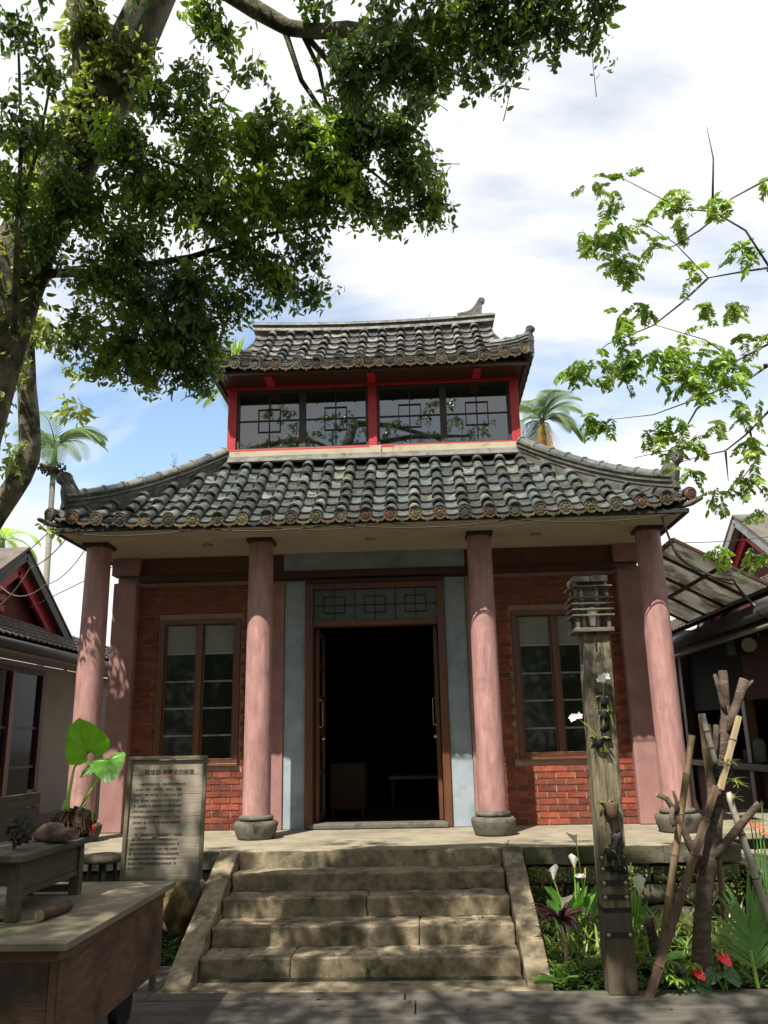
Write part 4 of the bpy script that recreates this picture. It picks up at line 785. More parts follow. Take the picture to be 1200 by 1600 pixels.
# ================================================================== LEFT FOREGROUND
T_ = thing('display_counter', 'large brown wooden box table with mossy top in the left foreground', 'table', (-2.0, -3.7, G))
tt = gridbox(-3.1, -1.02, -4.53, -2.95, .052, .085, .12); tt.build('tabletop', m_tabtop, T_, bevel=.004)
MB().box(-3.05, -1.07, -4.48, -3.0, .00, .051).build('top_rail', m_table, T_)
MB().box(-1.11, -1.075, -4.475, -3.005, -.38, -.001).build('side_panel', m_table, T_, bevel=.003); MB().box(-3.05, -1.112, -4.475, -4.44, -.38, -.001).build('front_panel', m_table, T_, bevel=.003); MB().box(-3.05, -1.112, -3.04, -3.005, -.38, -.001).build('back_panel', m_table, T_)
MB().box(-1.0745, -1.068, -4.47, -4.40, -.38, -.002).build('corner_strip', m_table, T_, bevel=.002); MB().box(-3.05, -1.112, -4.44, -3.04, -.38, -.35).build('bottom_panel', m_table, T_)
for x, yy in ((-1.25, -3.15), (-1.25, -4.35), (-2.9, -3.15), (-2.9, -4.35)):
    MB().lathe([(.04, -.025), (.13, -.025), (.14, -.012), (.14, .012), (.13, .025), (.04, .025)], (x, yy, G+.142), 20, 'x').build('wheel', m_black, T_, smooth=True, auto=True)
bn = thing('grey_wooden_bench', 'low weathered grey bench standing on the mossy table top', 'bench', (-1.57, -3.7, .086))
s_ = gridbox(-1.80, -1.40, -4.17, -3.28, .352, .385, .1); displace(s_, .003, 8); s_.build('seat', m_bench, bn, bevel=.005)
for x in (-1.74, -1.47):
    for yy in (-4.09, -3.37): MB().box(x-.028, x+.028, yy-.028, yy+.028, .087, .351).build('leg', m_bench, bn, bevel=.003)
for x in (-1.74, -1.47): MB().box(x-.012, x+.012, -4.06, -3.40, .215, .345).build('apron', m_bench, bn, bevel=.003); MB().box(x-.018, x+.018, -4.06, -3.40, .185, .214).build('rail', m_bench, bn, bevel=.003)
for yy in (-4.09, -3.37): MB().box(-1.71, -1.50, yy-.02, yy+.02, .100, .135).build('stretcher', m_bench, bn, bevel=.003); MB().box(-1.71, -1.50, yy-.012, yy+.012, .24, .345).build('apron', m_bench, bn)
# driftwood on the bench
def lump(name, c, size, label, cat, mt, seed, amp=.35, lvl=3, sc=3):
    import bmesh
    bm = bmesh.new(); bmesh.ops.create_icosphere(bm, subdivisions=lvl+1, radius=1); 
    for v in bm.verts:
        p = v.co.copy(); n_ = mnoise.fractal(p*sc+Vector((seed, 0, 0)), 1, 2, 5); r_ = abs(mnoise.noise(p*sc*1.8+Vector((0, seed, 0))))
        v.co = Vector([p[i]*size[i] for i in range(3)])*(1+amp*n_-amp*.9*r_)
    me = bpy.data.meshes.new(name); bm.to_mesh(me); bm.free(); me.materials.append(mt); me.polygons.foreach_set('use_smooth', [True]*len(me.polygons))
    lo = min(v.co.z for v in me.vertices)
    for v in me.vertices: v.co.z -= lo
    o = bpy.data.objects.new(name, me); link(o, None, c); return tag(o, label, cat)
dw = lump('driftwood_lump', (-1.545, -3.93, .386), (.062, .06, .075), 'gnarled grey driftwood knot at the near end of the bench', 'driftwood', m_drift, 3, .38, 4, 2.2)
m = MB()
for i in range(16):
    a = random.uniform(0, 6.3); b = a+random.uniform(.8, 2); r_ = random.uniform(.04, .06); z0_, z1_ = random.uniform(.03, .13), random.uniform(.02, .16)
    m.tube([(-1.545+math.cos(a)*r_, -3.93+math.sin(a)*r_, .386+z0_), (-1.545+math.cos((a+b)/2)*r_*1.15, -3.93+math.sin((a+b)/2)*r_*1.15, .386+(z0_+z1_)/2+.02), (-1.545+math.cos(b)*r_, -3.93+math.sin(b)*r_, .386+z1_)], [.008, .012, .006], 6, jit=.2)
m.build('roots', m_drift, dw)
l2 = gridbox(-.5, .5, -1, 1, -1, 1, .12); l2.v = [(v[0]*.30, v[1]*.05*(1.1-abs(v[0])*.9)*(.4+.6*abs(math.cos(v[2]))), v[2]*.035*(1.2-abs(v[0]))) for v in l2.v]; displace(l2, .022, 9, 2); displace(l2, .008, 26, 5)
l2.v = [(v[0]*.9+v[1]*.5-1.50, v[1]-v[0]*.55-3.64, v[2]+.432) for v in l2.v]; tag(l2.build('driftwood_log', m_log, smooth=True), 'split brown driftwood log lying on the bench beside the knot', 'driftwood')
lg = MB().tube([(-1.335, -4.10, .112), (-1.30, -3.86, .112)], .027, 14); a_ = lg.build('short_log', m_log, smooth=True, auto=True); tag(a_, 'short round brown stick lying on the mossy table top', 'log'); MB().tube([(-1.336, -4.106, .112), (-1.335, -4.101, .112)], .025, 14).build('cut_end', m_cutw, a_)
# red flower at the left edge
rf = thing('red_flower', 'small red flower with dark leaves on the table at the left edge', 'flower', (-1.56, -4.17, .086))
m = MB()
for i in range(10): a = i*.63; m.blade((-1.545, -4.2, .135), (math.cos(a), math.sin(a), .7), .035, .022, .5, seg=3)
m.build('petals', m_rpet, rf); m = MB()
for i in range(7): a = i*.9+.3; m.blade((-1.57, -4.17, .09), (math.cos(a), math.sin(a), .35), .09, .03, .5, seg=3)
m.tube([(-1.57, -4.17, .087), (-1.55, -4.195, .135)], .003, 5); m.build('leaves', m_dleaf, rf)
# elephant ear on a root block
al = thing('elephant_ear_plant', 'elephant ear plant with heart shaped leaves on a block of roots on the bench', 'plant', (-1.50, -3.36, .386))
rb = gridbox(-1.585, -1.42, -3.42, -3.32, .396, .52, .016); displace(rb, .045, 14, 3); displace(rb, .02, 40, 1); rb.build('root_block', m_root, al, smooth=True)
m = MB()
for i in range(40): x = random.uniform(-1.6, -1.4); z_ = random.uniform(.42, .56); m.tube([(x, -3.45, z_), (x+random.uniform(-.03, .03), -3.47, z_-.05), (x+random.uniform(-.05, .05), -3.45, .39)], .004, 4)
m.build('roots', m_root, al)
def ear(tip, base, up, wd, o, name='leaf', mt=m_aloc):      # heart shaped leaf: base = stalk joint
    tip, base, up = Vector(tip), Vector(base), Vector(up).normalized(); ax = tip-base; L_ = ax.length; ax.normalize(); sd_ = ax.cross(up).normalized(); nn = sd_.cross(ax)
    n_ = 40; V = [base]; F = []
    prof = []
    for i in range(n_+1):
        a = -PI+2*PI*i/n_          # 0 = tip
        r_ = .5+.5*math.cos(a); rad = .42+.58*r_**1.6
        if abs(a) > PI*.93: rad = .12
        rad *= 1+.035*math.sin(13*a)+.02*math.sin(5*a+1)
        prof.append((math.cos(a)*rad*L_, math.sin(a)*(.62+.1*r_)*wd*(1 if abs(a) < 2.6 else .8)))
    for rr_ in (.33, .68, 1):
        for i, (x, y_) in enumerate(prof):
            V.append(base+ax*x*rr_+sd_*y_*rr_+nn*(.12*abs(y_)*rr_-.25*max(0, x*rr_)**2/L_-.15*(x*rr_ if x < 0 else 0)*-1+ (.055*L_ if i % 4 == 0 else (-.02*L_ if i % 4 == 2 else .01*L_))*math.sin(rr_*2.4)))
    w = n_+1
    for i in range(n_): F += [(0, 1+i, 2+i), (1+i, 1+w+i, 2+w+i, 2+i), (1+w+i, 1+2*w+i, 2+2*w+i, 2+w+i)]
    q = MB().add(V, F); return q.build(name, mt, o, smooth=True)
ear((-1.475, -3.49, .998), (-1.455, -3.36, .855), (.05, -.8, .55), .185, al); ear((-1.27, -3.50, .715), (-1.335, -3.36, .795), (.1, -.8, .6), .15, al); ear((-1.47, -3.42, .725), (-1.39, -3.36, .765), (0, -.6, .8), .07, al)
m = MB().tube([(-1.555, -3.37, .49), (-1.545, -3.37, .62), (-1.53, -3.36, .76), (-1.457, -3.355, .855)], [.014, .011, .007, .005], 8).tube([(-1.50, -3.37, .50), (-1.43, -3.37, .61), (-1.37, -3.36, .72), (-1.335, -3.36, .795)], [.007, .006, .005, .004], 8).tube([(-1.50, -3.37, .50), (-1.44, -3.37, .56), (-1.40, -3.38, .52), (-1.385, -3.38, .43)], [.005, .005, .004, .004], 8).tube([(-1.49, -3.37, .5), (-1.43, -3.37, .65), (-1.39, -3.36, .765)], .004, 6)
m.build('stalk', m_stalk, al, smooth=True); MB().tube([(-1.56, -3.375, .49), (-1.55, -3.375, .58)], [.028, .016], 10, jit=.15).build('stem_base', m_figy, al, smooth=True)
m = MB().lathe([(.004, 0), (.012, .015), (.009, .035), (.002, .045)], (-1.385, -3.385, .405), 10); m.build('red_bud', m_rpet, al, smooth=True)
# plank bench behind
pb = thing('plank_bench', 'dark plank backed bench seen behind the driftwood at left', 'bench', (-2.6, -1.8, G))
for k_, (z0_, z1_) in enumerate(((.43, .53), (.31, .42), (.19, .30))): MB().box(-2.62, -2.59, -3.0, -1.42, z0_, z1_).build('plank', m_bench, pb, bevel=.004)
for yy in (-2.95, -1.47): MB().box(-2.67, -2.625, yy-.03, yy+.03, G, .55).build('post', m_dwood, pb)
MB().box(-3.1, -2.63, -2.98, -1.44, -.22, -.18).build('seat', m_bench, pb)
for yy in (-2.9, -1.5): MB().box(-3.08, -3.03, yy-.03, yy+.03, G, -.221).build('leg', m_bench, pb)
# stool behind the table and golden rock
so = thing('round_stool', 'dark round topped stool between the bench and the sign', 'stool', (-2.0, -1.55, G))
MB().lathe([(.01, -.02), (.14, -.015), (.15, .0), (.145, .025), (.10, .045), (.01, .05)], (-2.0, -1.55, .03), 24).build('seat', m_bench, so, smooth=True)
for i in range(4): a = i*PI/2+.5; MB().tube([(-2.0+math.cos(a)*.09, -1.55+math.sin(a)*.09, .02), (-2.0+math.cos(a)*.13, -1.55+math.sin(a)*.13, G)], .016, 8).build('leg', m_black, so)
lump('golden_rock', (-1.42, -1.35, -.63), (.17, .14, .30), 'golden brown rough rock standing between table and left stair kerb', 'rock', m_gold, 9, .3, 3, 2.2)
lump('grey_rock', (-1.62, -1.25, -.63), (.15, .14, .2), 'grey brown rock half hidden behind the golden one', 'rock', m_base, 4, .3, 3, 2)
# sign board
sg = thing('notice_board', 'weathered wooden notice board with rows of small Chinese writing', 'sign', (-1.24, -2.55, G))
SB = Vector((-1.235, -2.55, .04)); ux = Vector((1, .02, -.005)).normalized(); uz = Vector((0, .05, 1)).normalized(); un = ux.cross(uz)
def sbp(x, z, d=0): return SB+ux*x+uz*z-(un*-1)*0+Vector((0, -1, .05))*d
hh = [.0, .115, .245, .375, .515, .64, .735]
for a, b in zip(hh[:-1], hh[1:]):
    MB().hexa([sbp(-.245, a+.002), sbp(.245, a+.002), sbp(.245, a+.002, -.018), sbp(-.245, a+.002, -.018), sbp(-.245, b-.001), sbp(.245, b-.001), sbp(.245, b-.001, -.018), sbp(-.245, b-.001, -.018)]).build('plank', m_sign, sg, bevel=.002)
for a, b, w_ in (((-.255, -.01), (-.255, .75), .022), ((.255, -.01), (.255, .75), .022), ((-.266, .75), (.266, .75), .022), ((-.244, -.008), (.244, -.008), .018)):
    MB().bar(sbp(a[0], a[1], .006), sbp(b[0], b[1], .006), .026 if a[0] == b[0] else .036, w_, (0, -1, 0) if a[0] == b[0] else (0, 0, 1)).build('frame_bar', m_signf, sg, bevel=.003)
for x in (-.2, -.08): MB().bar(sbp(x, .5, -.04), sbp(x, .5, -.04)*1.0+Vector((0, .12, -1.2)), .04, .03).build('leg', m_signf, sg)
Rb = Matrix((ux, uz, ux.cross(uz))).transposed()
def text(s, x, z, size, nm='lettering', al_='LEFT', w=None, sp_=1.0):
    cu = bpy.data.curves.new(nm, 'FONT'); cu.body = s; cu.size = size; cu.align_x = al_; cu.materials.append(m_ink); cu.space_character = sp_; cu.resolution_u = 2; cu.extrude = .0008
    o = bpy.data.objects.new(nm, cu); link(o, sg, sbp(x, z, .003)); o.rotation_euler = Rb.to_euler(); dg_ = bpy.context.evaluated_depsgraph_get(); me_ = bpy.data.meshes.new_from_object(o.evaluated_get(dg_)); bpy.data.objects.remove(o); o = bpy.data.objects.new(nm, me_); link(o, sg, sbp(x, z, .003)); o.rotation_euler = Rb.to_euler(); return tag(o, None, kind='stuff')
text('關懷德-老教堂的故事', -.155, .647, .036)
body1 = ['    一座老教堂在山城   的故事起於百年之前', ' 老人說  那時   村裡的石  木與瓦   都是', '由信徒 一塊一塊 從山下 搬運到此處 蓋成', '屋頂  用的是 灰綠色瓦片 柱子是 紅色的', '石  磚牆與木門 都是當年工匠 親手所做的', '門前石階 走過的人 已經有 好幾代了 今日', '它仍然站在這裡  迎接 每一位來訪 的朋友', '請在樹下 坐一坐 聽一聽 風吹過 樹葉的聲', '   音 與鳥聲']
body2 = ['     每一位走進來的人都在這裡留下一段回憶', '  牆上的木窗  與老照片  說著從前的日子', ' 教堂後來重新整理 成為大家休息的地方 並', '保存了原來的樣子 屋瓦 石柱 門窗 依舊如', '昔  院子裡的大樹 也已經長得比屋頂還要高', '春天花開 秋天葉落  四季都有不同的風景', '歡迎您  慢慢走 慢慢看 把故事帶回家  與', '家人朋友 分享']
for i, s_ in enumerate(body1): text(s_, -.215, .578-i*.0345, .0150, sp_=1.32)
for i, s_ in enumerate(body2): text(s_, -.225, .262-i*.0295, .0150, sp_=1.32)
# ================================================================== LAMP POST
random.seed(77)
lp = thing('lantern_post', 'weathered square wooden post with a slatted lantern on top', 'lamp post', (1.67, -2.47, G))
p_ = gridbox(-.088, .088, -.085, .085, -.17, 1.555, .03); 
for i, v in enumerate(p_.v):
    t = (v[2]+.17)/1.72; k_ = 1+.08*mnoise.noise(Vector((v[0]*4, v[1]*4, v[2]*2.2)))+.10*mnoise.noise(Vector((v[0]*30, v[1]*30, v[2]*1.2)))
    p_.v[i] = (1.675+v[0]*k_+.02*t, -2.47+v[1]*k_, v[2])
displace(p_, .004, 20); p_.build('post', m_post, lp, smooth=True, auto=True)
MB().box(1.583, 1.762, -2.56, -2.38, G, -.20).build('base_board', m_post2, lp, bevel=.006)
MB().box(1.587, 1.758, -2.555, -2.385, -.20, -.17).build('gap_block', m_black, lp)
for z_ in (.125, .06, -.023, -.106, -.322):
    s_ = MB().box(1.590, 1.762, -2.568, -2.552, z_-.012, z_+.014).build('iron_strap', m_black, lp, bevel=.002)
    for x in (1.605, 1.738): MB().lathe([(.013, 0), (.013, -.008), (.006, -.014)], (x, -2.567, z_), 10, 'y').build('bolt', m_bolt, s_, smooth=True)
la_ = MB().box(1.545, 1.815, -2.60, -2.34, 1.556, 1.585).build('lantern_base', m_lant, lp, bevel=.006)
for x in (1.575, 1.785):
    for yy in (-2.57, -2.37): MB().box(x-.011, x+.011, yy-.011, yy+.011, 1.586, 1.90).build('lantern_post', m_lant, lp)
for z_ in (1.665, 1.705, 1.745, 1.785, 1.865): MB().box(1.538, 1.822, -2.607, -2.575+.0, z_, z_+.010).box(1.538, 1.822, -2.363, -2.335, z_, z_+.010).box(1.538, 1.566, -2.575, -2.363, z_, z_+.010).box(1.794, 1.822, -2.575, -2.363, z_, z_+.010).build('slat', m_lant, lp)
MB().lathe([(.070, 0), (.072, .28)], (1.68, -2.47, 1.587), 20).build('lantern_glass', m_lglass, lp, smooth=True, auto=True)
MB().lathe([(.018, 0), (.022, .05), (.034, .09), (.030, .12), (.01, .13)], (1.68, -2.555, 1.60), 14).build('bulb', m_bulb, lp, smooth=True)
MB().box(1.560, 1.677, -2.59, -2.35, 1.901, 1.940).box(1.684, 1.80, -2.59, -2.35, 1.901, 1.943).build('lantern_roof', m_lant, lp, bevel=.006)
MB().tube([(1.68, -2.565, 1.60), (1.682, -2.575, 1.52), (1.678, -2.575, 1.46)], .006, 6).build('wire', m_black, lp)
# orchids on the post
def orchid(c, label, petals=None, npet=0, pot=True, lv=4, mt=m_wpet, sc=.03, at=None):
    o = thing('orchid', label, 'orchid', c); c = Vector(c)
    if pot: q = MB().lathe([(.02, -.06), (.035, -.04), (.04, 0), (.03, .012)], c, 12); displace(q, .008, 30, c.z); q.build('moss_pot', m_black, o, smooth=True)
    m = MB()
    for i in range(lv): a = random.uniform(0, 6.3); m.blade(c, (math.cos(a), math.sin(a)-.4, .6), random.uniform(.06, .1), .022, .8, seg=4)
    for i in range(8): a = random.uniform(0, 6.3); m.tube([c, c+Vector((math.cos(a)*.04, -.02, -.03)), c+Vector((math.cos(a)*.05, -.02, -.09))], .002, 4)
    if lv: m.build('leaves', m_vine, o)
    if npet:
        f = MB(); 
        for k_ in range(npet):
            q = Vector(at)+Vector((random.uniform(-.03, .03), random.uniform(-.01, .01), random.uniform(-.015, .015)))
            for j in range(5): a = j*1.257+random.random(); f.blade(q, (math.cos(a), -.35, math.sin(a)), sc, sc*.75, 0, seg=3, nrm=(0, -1, .1))
        f.build('petals', mt, o); MB().tube([c, (c+Vector(at))/2+Vector((0, -.02, .01)), at], .003, 5).build('stem', m_stalk, o)
    return o
orchid((1.70, -2.58, 1.12), 'orchid in a dark moss pot with a bright white bloom high on the post', npet=5, at=(1.70, -2.60, 1.245))
orchid((1.70, -2.58, 1.03), 'orchid clump of dark roots just below the white bloom', lv=5)
orchid((1.65, -2.58, .86), 'orchid with green leaves and pale pink bloom leaning left off the post', npet=3, at=(1.50, -2.62, 1.0), mt=m_ppet, sc=.028, lv=8)
orchid((1.67, -2.58, .45), 'dead orchid in a brown hanging cup halfway down the post', lv=3)
orchid((1.66, -2.575, .17), 'black orchid root mass just above the iron straps', lv=2)
m = MB()
for z_, r_ in ((1.08, .05), (.98, .055), (.9, .045), (.12, .06), (.22, .045)):
    q = gridbox(-1, 1, -1, 1, -1, 1, .5); q.v = [(1.70+v[0]*r_*.6, -2.565+v[1]*.02, z_+v[2]*r_*1.3) for v in q.v]; displace(q, .03, 22, z_); m.add(q.v, q.f)
tag(m.build('root_moss', m_black, lp, smooth=True), kind='stuff')
MB().lathe([(.02, 0), (.035, .01), (.045, .09), (.04, .1)], (1.69, -2.60, .36), 14).build('hanging_cup', m_terra, lp, smooth=True)
# ================================================================== CUT TREE AND BAMBOO PROPS
ct = thing('pruned_tree', 'heavily pruned brown tree trunk with cut stubs propped by bamboo', 'tree', (2.2, -2.4, G))
def limb(pts, rad, mt=m_bark2, name='branch', cut=True, n=10):
    rad = [r_*.84 for r_ in rad]
    m = MB().tube(pts, rad, n, jit=.10); o = m.build(name, mt, ct, smooth=True)
    if cut: a, b = Vector(pts[-2]), Vector(pts[-1]); d = (b-a).normalized(); MB().tube([b+d*.001, b+d*.004], rad[-1]*.9, n).build('cut_end', m_cutw, o)
    return o
limb([(2.20, -2.4, -.72), (2.205, -2.4, -.5), (2.235, -2.4, -.32), (2.27, -2.4, -.1), (2.305, -2.4, .02), (2.35, -2.4, .15), (2.39, -2.4, .29), (2.425, -2.4, .45), (2.45, -2.4, .57), (2.485, -2.4, .72), (2.525, -2.4, .86), (2.55, -2.4, 1.0), (2.56, -2.4, 1.15), (2.567, -2.4, 1.285)], [.085, .07, .063, .062, .068, .075, .058, .052, .052, .05, .048, .04, .038, .035], name='trunk', n=14)
limb([(2.545, -2.42, .88), (2.59, -2.43, 1.0), (2.63, -2.44, 1.09), (2.685, -2.45, 1.22)], [.036, .038, .036, .042]); limb([(2.64, -2.45, 1.10), (2.69, -2.46, 1.17), (2.735, -2.46, 1.21)], [.014, .012, .011])
limb([(2.545, -2.42, 1.0), (2.525, -2.43, 1.08), (2.515, -2.43, 1.16), (2.50, -2.43, 1.26)], [.02, .020, .017, .014])
limb([(2.36, -2.42, .35), (2.385, -2.43, .5), (2.40, -2.44, .68), (2.41, -2.44, .82), (2.405, -2.44, .93)], [.04, .036, .03, .028, .024]); limb([(2.405, -2.44, .66), (2.44, -2.45, .8), (2.46, -2.45, .925)], [.024, .022, .021])
limb([(2.33, -2.42, .08), (2.40, -2.46, .16), (2.49, -2.5, .27), (2.57, -2.52, .36), (2.64, -2.54, .43)], [.04, .036, .032, .028, .027])
limb([(2.27, -2.42, .05), (2.20, -2.47, .17), (2.15, -2.5, .29), (2.10, -2.52, .40), (2.06, -2.53, .47), (2.00, -2.54, .50)], [.034, .03, .026, .024, .022, .02]); limb([(2.11, -2.53, .38), (2.12, -2.54, .45), (2.10, -2.55, .52)], [.016, .014, .012]); limb([(2.09, -2.53, .42), (2.07, -2.56, .36), (2.08, -2.57, .30)], [.018, .02, .014])
def bamboo(pts, r, mt, label, split=False):
    a, b = Vector(pts[0]), Vector(pts[-1]); m = MB(); L_ = (b-a).length; n_ = max(3, int(L_/.22)); P_ = []; R_ = []
    for i in range(n_*4+1):
        t = i/(n_*4); p = a.lerp(b, t)+Vector((0, 0, .0)); P_.append(p); R_.append(r*(1.13 if i % 4 == 0 and 0 < i < n_*4 else 1)*(1-.12*t))
        if i % 4 == 0 and 0 < i < n_*4:
            d = (b-a).normalized(); P_ += [p+d*.004, p+d*.012]; R_ += [r*1.13*(1-.12*t), r*(1-.12*t)]
    m.tube(P_, R_, 5 if split else 10); o = tag(m.build('bamboo_pole', mt, smooth=not split, auto=False), label, 'bamboo pole', 'bamboo props around the pruned tree')
    d = (b-a).normalized()
    for i in range(4, n_*4, 4):
        p = a.lerp(b, i/(n_*4)); q = r*1.15*(1-.12*i/(n_*4)); MB().tube([p-d*.002, p+d*.006], q, 10).build('node', m_bark2, o)
    return o
bamboo([(1.90, -2.46, -.62), (2.272, -2.52, .865)], .024, m_bam1, 'tan bamboo pole leaning right in front of the outer right column')
bamboo([(2.447, -2.2, -.6), (2.365, -2.46, 1.0)], .021, m_bam1, 'tan green bamboo pole with a white tip just left of the pruned trunk')
bamboo([(1.795, -2.60, -.70), (2.40, -2.49, .54)], .030, m_bam3, 'dark split bamboo stake slanting from the deck edge up to the trunk', True)
bamboo([(2.42, -2.50, .52), (2.616, -2.46, .98)], .024, m_bam4, 'pale flat split bamboo end sticking up right of the trunk', True)
bamboo([(2.70, -2.46, -.55), (2.475, -2.47, .50)], .024, m_bam2, 'greyish white bamboo pole leaning left from the far right')
bamboo([(2.36, -2.50, 1.0), (2.42, -2.47, .68)], .020, m_bam2, 'short white bamboo tip left of the cut stubs')
tg = MB()
for z_ in (.60, .62, .64, .655): tg.lathe([(.078, 0), (.080, .012)], (2.462, -2.42, z_), 12)
tag(tg.build('binding_strap', m_black, ct), None)
air = thing('air_plant', 'tuft of thin leaved air plants tied to the pruned trunk', 'plant', (2.50, -2.47, .6))
m = MB()
for c in ((2.50, -2.48, .70), (2.52, -2.48, .58), (2.505, -2.48, .47), (2.55, -2.47, .55)):
    for i in range(16): a = random.uniform(0, 6.3); m.blade(c, (math.cos(a), math.sin(a)-.5, random.uniform(-.2, .9)), random.uniform(.05, .10), .008, .5, seg=3)
m.build('leaves', m_vine, air)
wd_ = gridbox(1.90, 1.955, -2.30, -2.27, -.5, -.28, .03); wd_.v = [(v[0]+(v[2]+.28)*-.12, v[1], v[2]) for v in wd_.v]; displace(wd_, .02, 10); displace(wd_, .008, 30); tag(wd_.build('driftwood_piece', m_drift, smooth=True), 'grey splinter of driftwood hanging beside the lamp post', 'driftwood')
# ================================================================== GARDEN PLANTS
random.seed(91)
def rosette(name, label, cat, c, n, ln, w, mt, spread=1, droop=.5, up=.5, seg=5, fold=.3, part='leaf', indiv=True, group=None):
    o = thing(name, label, cat, c, group)
    for i in range(n):
        a = i*2.4+random.uniform(-.3, .3); e = random.uniform(up*.5, up*1.6); m = MB()
        m.blade(Vector(c)+Vector((math.cos(a)*.01, math.sin(a)*.01, random.uniform(0, .03))), (math.cos(a)*spread, math.sin(a)*spread, e), ln*random.uniform(.7, 1.1), w*random.uniform(.8, 1.1), droop*random.uniform(.6, 1.3), fold, seg)
        m.build(part, mt, o, smooth=True)
    return o
co = rosette('cordyline', 'dark purple leaved cordyline beside the right stair kerb', 'plant', (1.39, -2.06, -.36), 40, .25, .034, m_purp, droop=1.5, up=1.1)
MB().tube([(1.40, -2.08, G), (1.41, -2.08, -.5), (1.40, -2.08, -.32)], .014, 8).build('stem', m_bark2, co)
def calla(c, label, nl, h, flowers, group='calla lilies against the terrace wall'):
    o = thing('calla_lily', label, 'calla lily', c, group); c = Vector(c)
    for i in range(nl):
        a = i*2.1+random.random(); bs = c+Vector((math.cos(a)*.07, math.sin(a)*.05, h*random.uniform(.35, .8))); d = Vector((math.cos(a)*.55, math.sin(a)*.5-.2, 1.4))
        m = MB().tube([c+Vector((0, 0, -.02)), bs], .006, 5); m.blade(bs, d, random.uniform(.15, .23), random.uniform(.06, .085), random.uniform(.3, 1.1), .3, 7, nrm=(0, -.8, .6), shape=lambda t: (1-t)**.6*min(1, .35+t*4)); m.build('leaf', m_lily, o, smooth=True)
    for f in flowers:
        f = Vector(f); m = MB().tube([c, (c+f)/2+Vector((.01, -.02, .03)), f], .005, 5); m.build('stalk', m_stalk, o)
        q = MB(); V = []; n_ = 12; Rt = Matrix.Rotation(random.uniform(-1.3, 1.3), 3, 'Z') @ Matrix.Rotation(random.uniform(-.2, 1.0), 3, 'X'); ks = random.uniform(.75, 1.15)
        for k_, (r_, z_) in enumerate(((.006, 0), (.016, .03), (.03, .065), (.042, .085))):
            for j in range(n_+1):
                a = -2.6+5.2*j/n_; V.append(f+Rt @ Vector((math.sin(a)*r_*ks, -math.cos(a)*r_*.8*ks-.25*z_, z_*ks+(.05*(abs(a)/2.6-.5) if k_ == 3 else 0)*-1)))
        q.add(V, [(k_*(n_+1)+j, k_*(n_+1)+j+1, (k_+1)*(n_+1)+j+1, (k_+1)*(n_+1)+j) for k_ in range(3) for j in range(n_)]); q.build('spathe', m_wpet, o, smooth=True)
        MB().tube([f+Vector((0, -.01, .01)), f+Vector((0, -.022, .065))], .005, 6).build('spadix', m_ypet, o)
calla((1.53, -1.62, G), 'calla lily clump with broad bright green leaves left of the lamp post', 26, .42, [(1.40, -1.78, -.12), (1.56, -1.75, -.05), (1.44, -1.85, -.30), (1.64, -1.7, -.12)])
calla((1.95, -1.55, G), 'calla lily clump right of the lamp post with three small white blooms', 14, .38, [(1.96, -1.75, -.08), (1.98, -1.78, -.17), (2.0, -1.8, -.23)])
calla((1.70, -1.2, G), 'tall white calla lily half hidden behind the lamp post', 4, .4, [(1.66, -1.3, .07)])
rosette('broad_leaf_plant', 'broad dark leaved plant in deep shade at the foot of the lamp post', 'plant', (1.60, -2.2, G), 12, .26, .12, m_dleaf, up=.9, droop=1.1)
rosette('broad_leaf_plant', 'broad dark leaved plant between lamp post and pruned tree', 'plant', (1.98, -2.15, G), 14, .28, .12, m_dleaf, up=.9, droop=1.1)
rosette('broad_leaf_plant', 'dark leafy plant behind the pruned tree trunk', 'plant', (2.38, -1.9, G), 12, .30, .11, m_dleaf, up=1, droop=1.0)
rosette('strap_leaf_plant', 'thin leaved variegated plant against the wall right of the post', 'plant', (2.10, -1.75, -.5), 30, .26, .022, m_vine, up=1.0, droop=.9)
def fern(c, label, n, ln):
    o = thing('fern', label, 'fern', c)
    for i in range(n):
        a = random.uniform(2.2, 5.2); d = Vector((math.cos(a), math.sin(a)*.6, .9)).normalized(); p = Vector(c); m = MB(); P_ = [p.copy()]
        for k_ in range(12):
            d = (d-Vector((0, 0, .09))).normalized(); p = p+d*ln/12; P_.append(p.copy()); s_ = d.cross(Vector((0, 0, 1))).normalized(); L_ = ln*.24*math.sin(PI*(k_+1.5)/14)
            for q in (-1, 1): m.blade(p, s_*q+d*.4, L_, .014, .3, seg=2)
        m.tube(P_, .003, 4); m.build('frond', m_figy if i % 2 else m_lily, o)
fern((1.33, -2.34, G), 'small light green fern at the foot of the right stair kerb', 5, .2); fern((1.80, -2.05, -.6), 'fern growing low behind the lamp post', 5, .22)
fern((-1.42, -1.0, -.3), 'dark fern in the gap behind the golden rock', 5, .25)
# anthuriums, cassava, iris, orange lilies
for (x, z_, lab) in ((2.13, -.535, 'anthurium with a red heart shaped bloom in front of the pruned trunk'), (2.30, -.46, 'anthurium with a red bloom just right of the pruned trunk')):
    o = thing('anthurium', lab, 'anthurium', (x, -2.5, G)); f = Vector((x, -2.53, z_)); MB().tube([(x+.02, -2.48, G), f+Vector((.01, .01, 0))], .004, 5).build('stalk', m_stalk, o)
    ear(f+Vector((.03, -.05, -.03)), f, (-.1, -.75, .6), .05, o, 'spathe', m_rpet); MB().tube([f, f+Vector((-.005, -.015, .045))], .004, 6).build('spadix', m_ypet, o)
    for q in range(4):
        a = q*1.6+.5; b = Vector((x+math.cos(a)*.06, -2.47+math.sin(a)*.04, z_-.10)); MB().tube([(x, -2.47, G), b], .004, 5).build('stalk', m_stalk, o); ear(b+Vector((math.cos(a)*.09, math.sin(a)*.03-.02, -.05)), b, (0, -.6, .8), .07, o, 'leaf', m_dleaf)
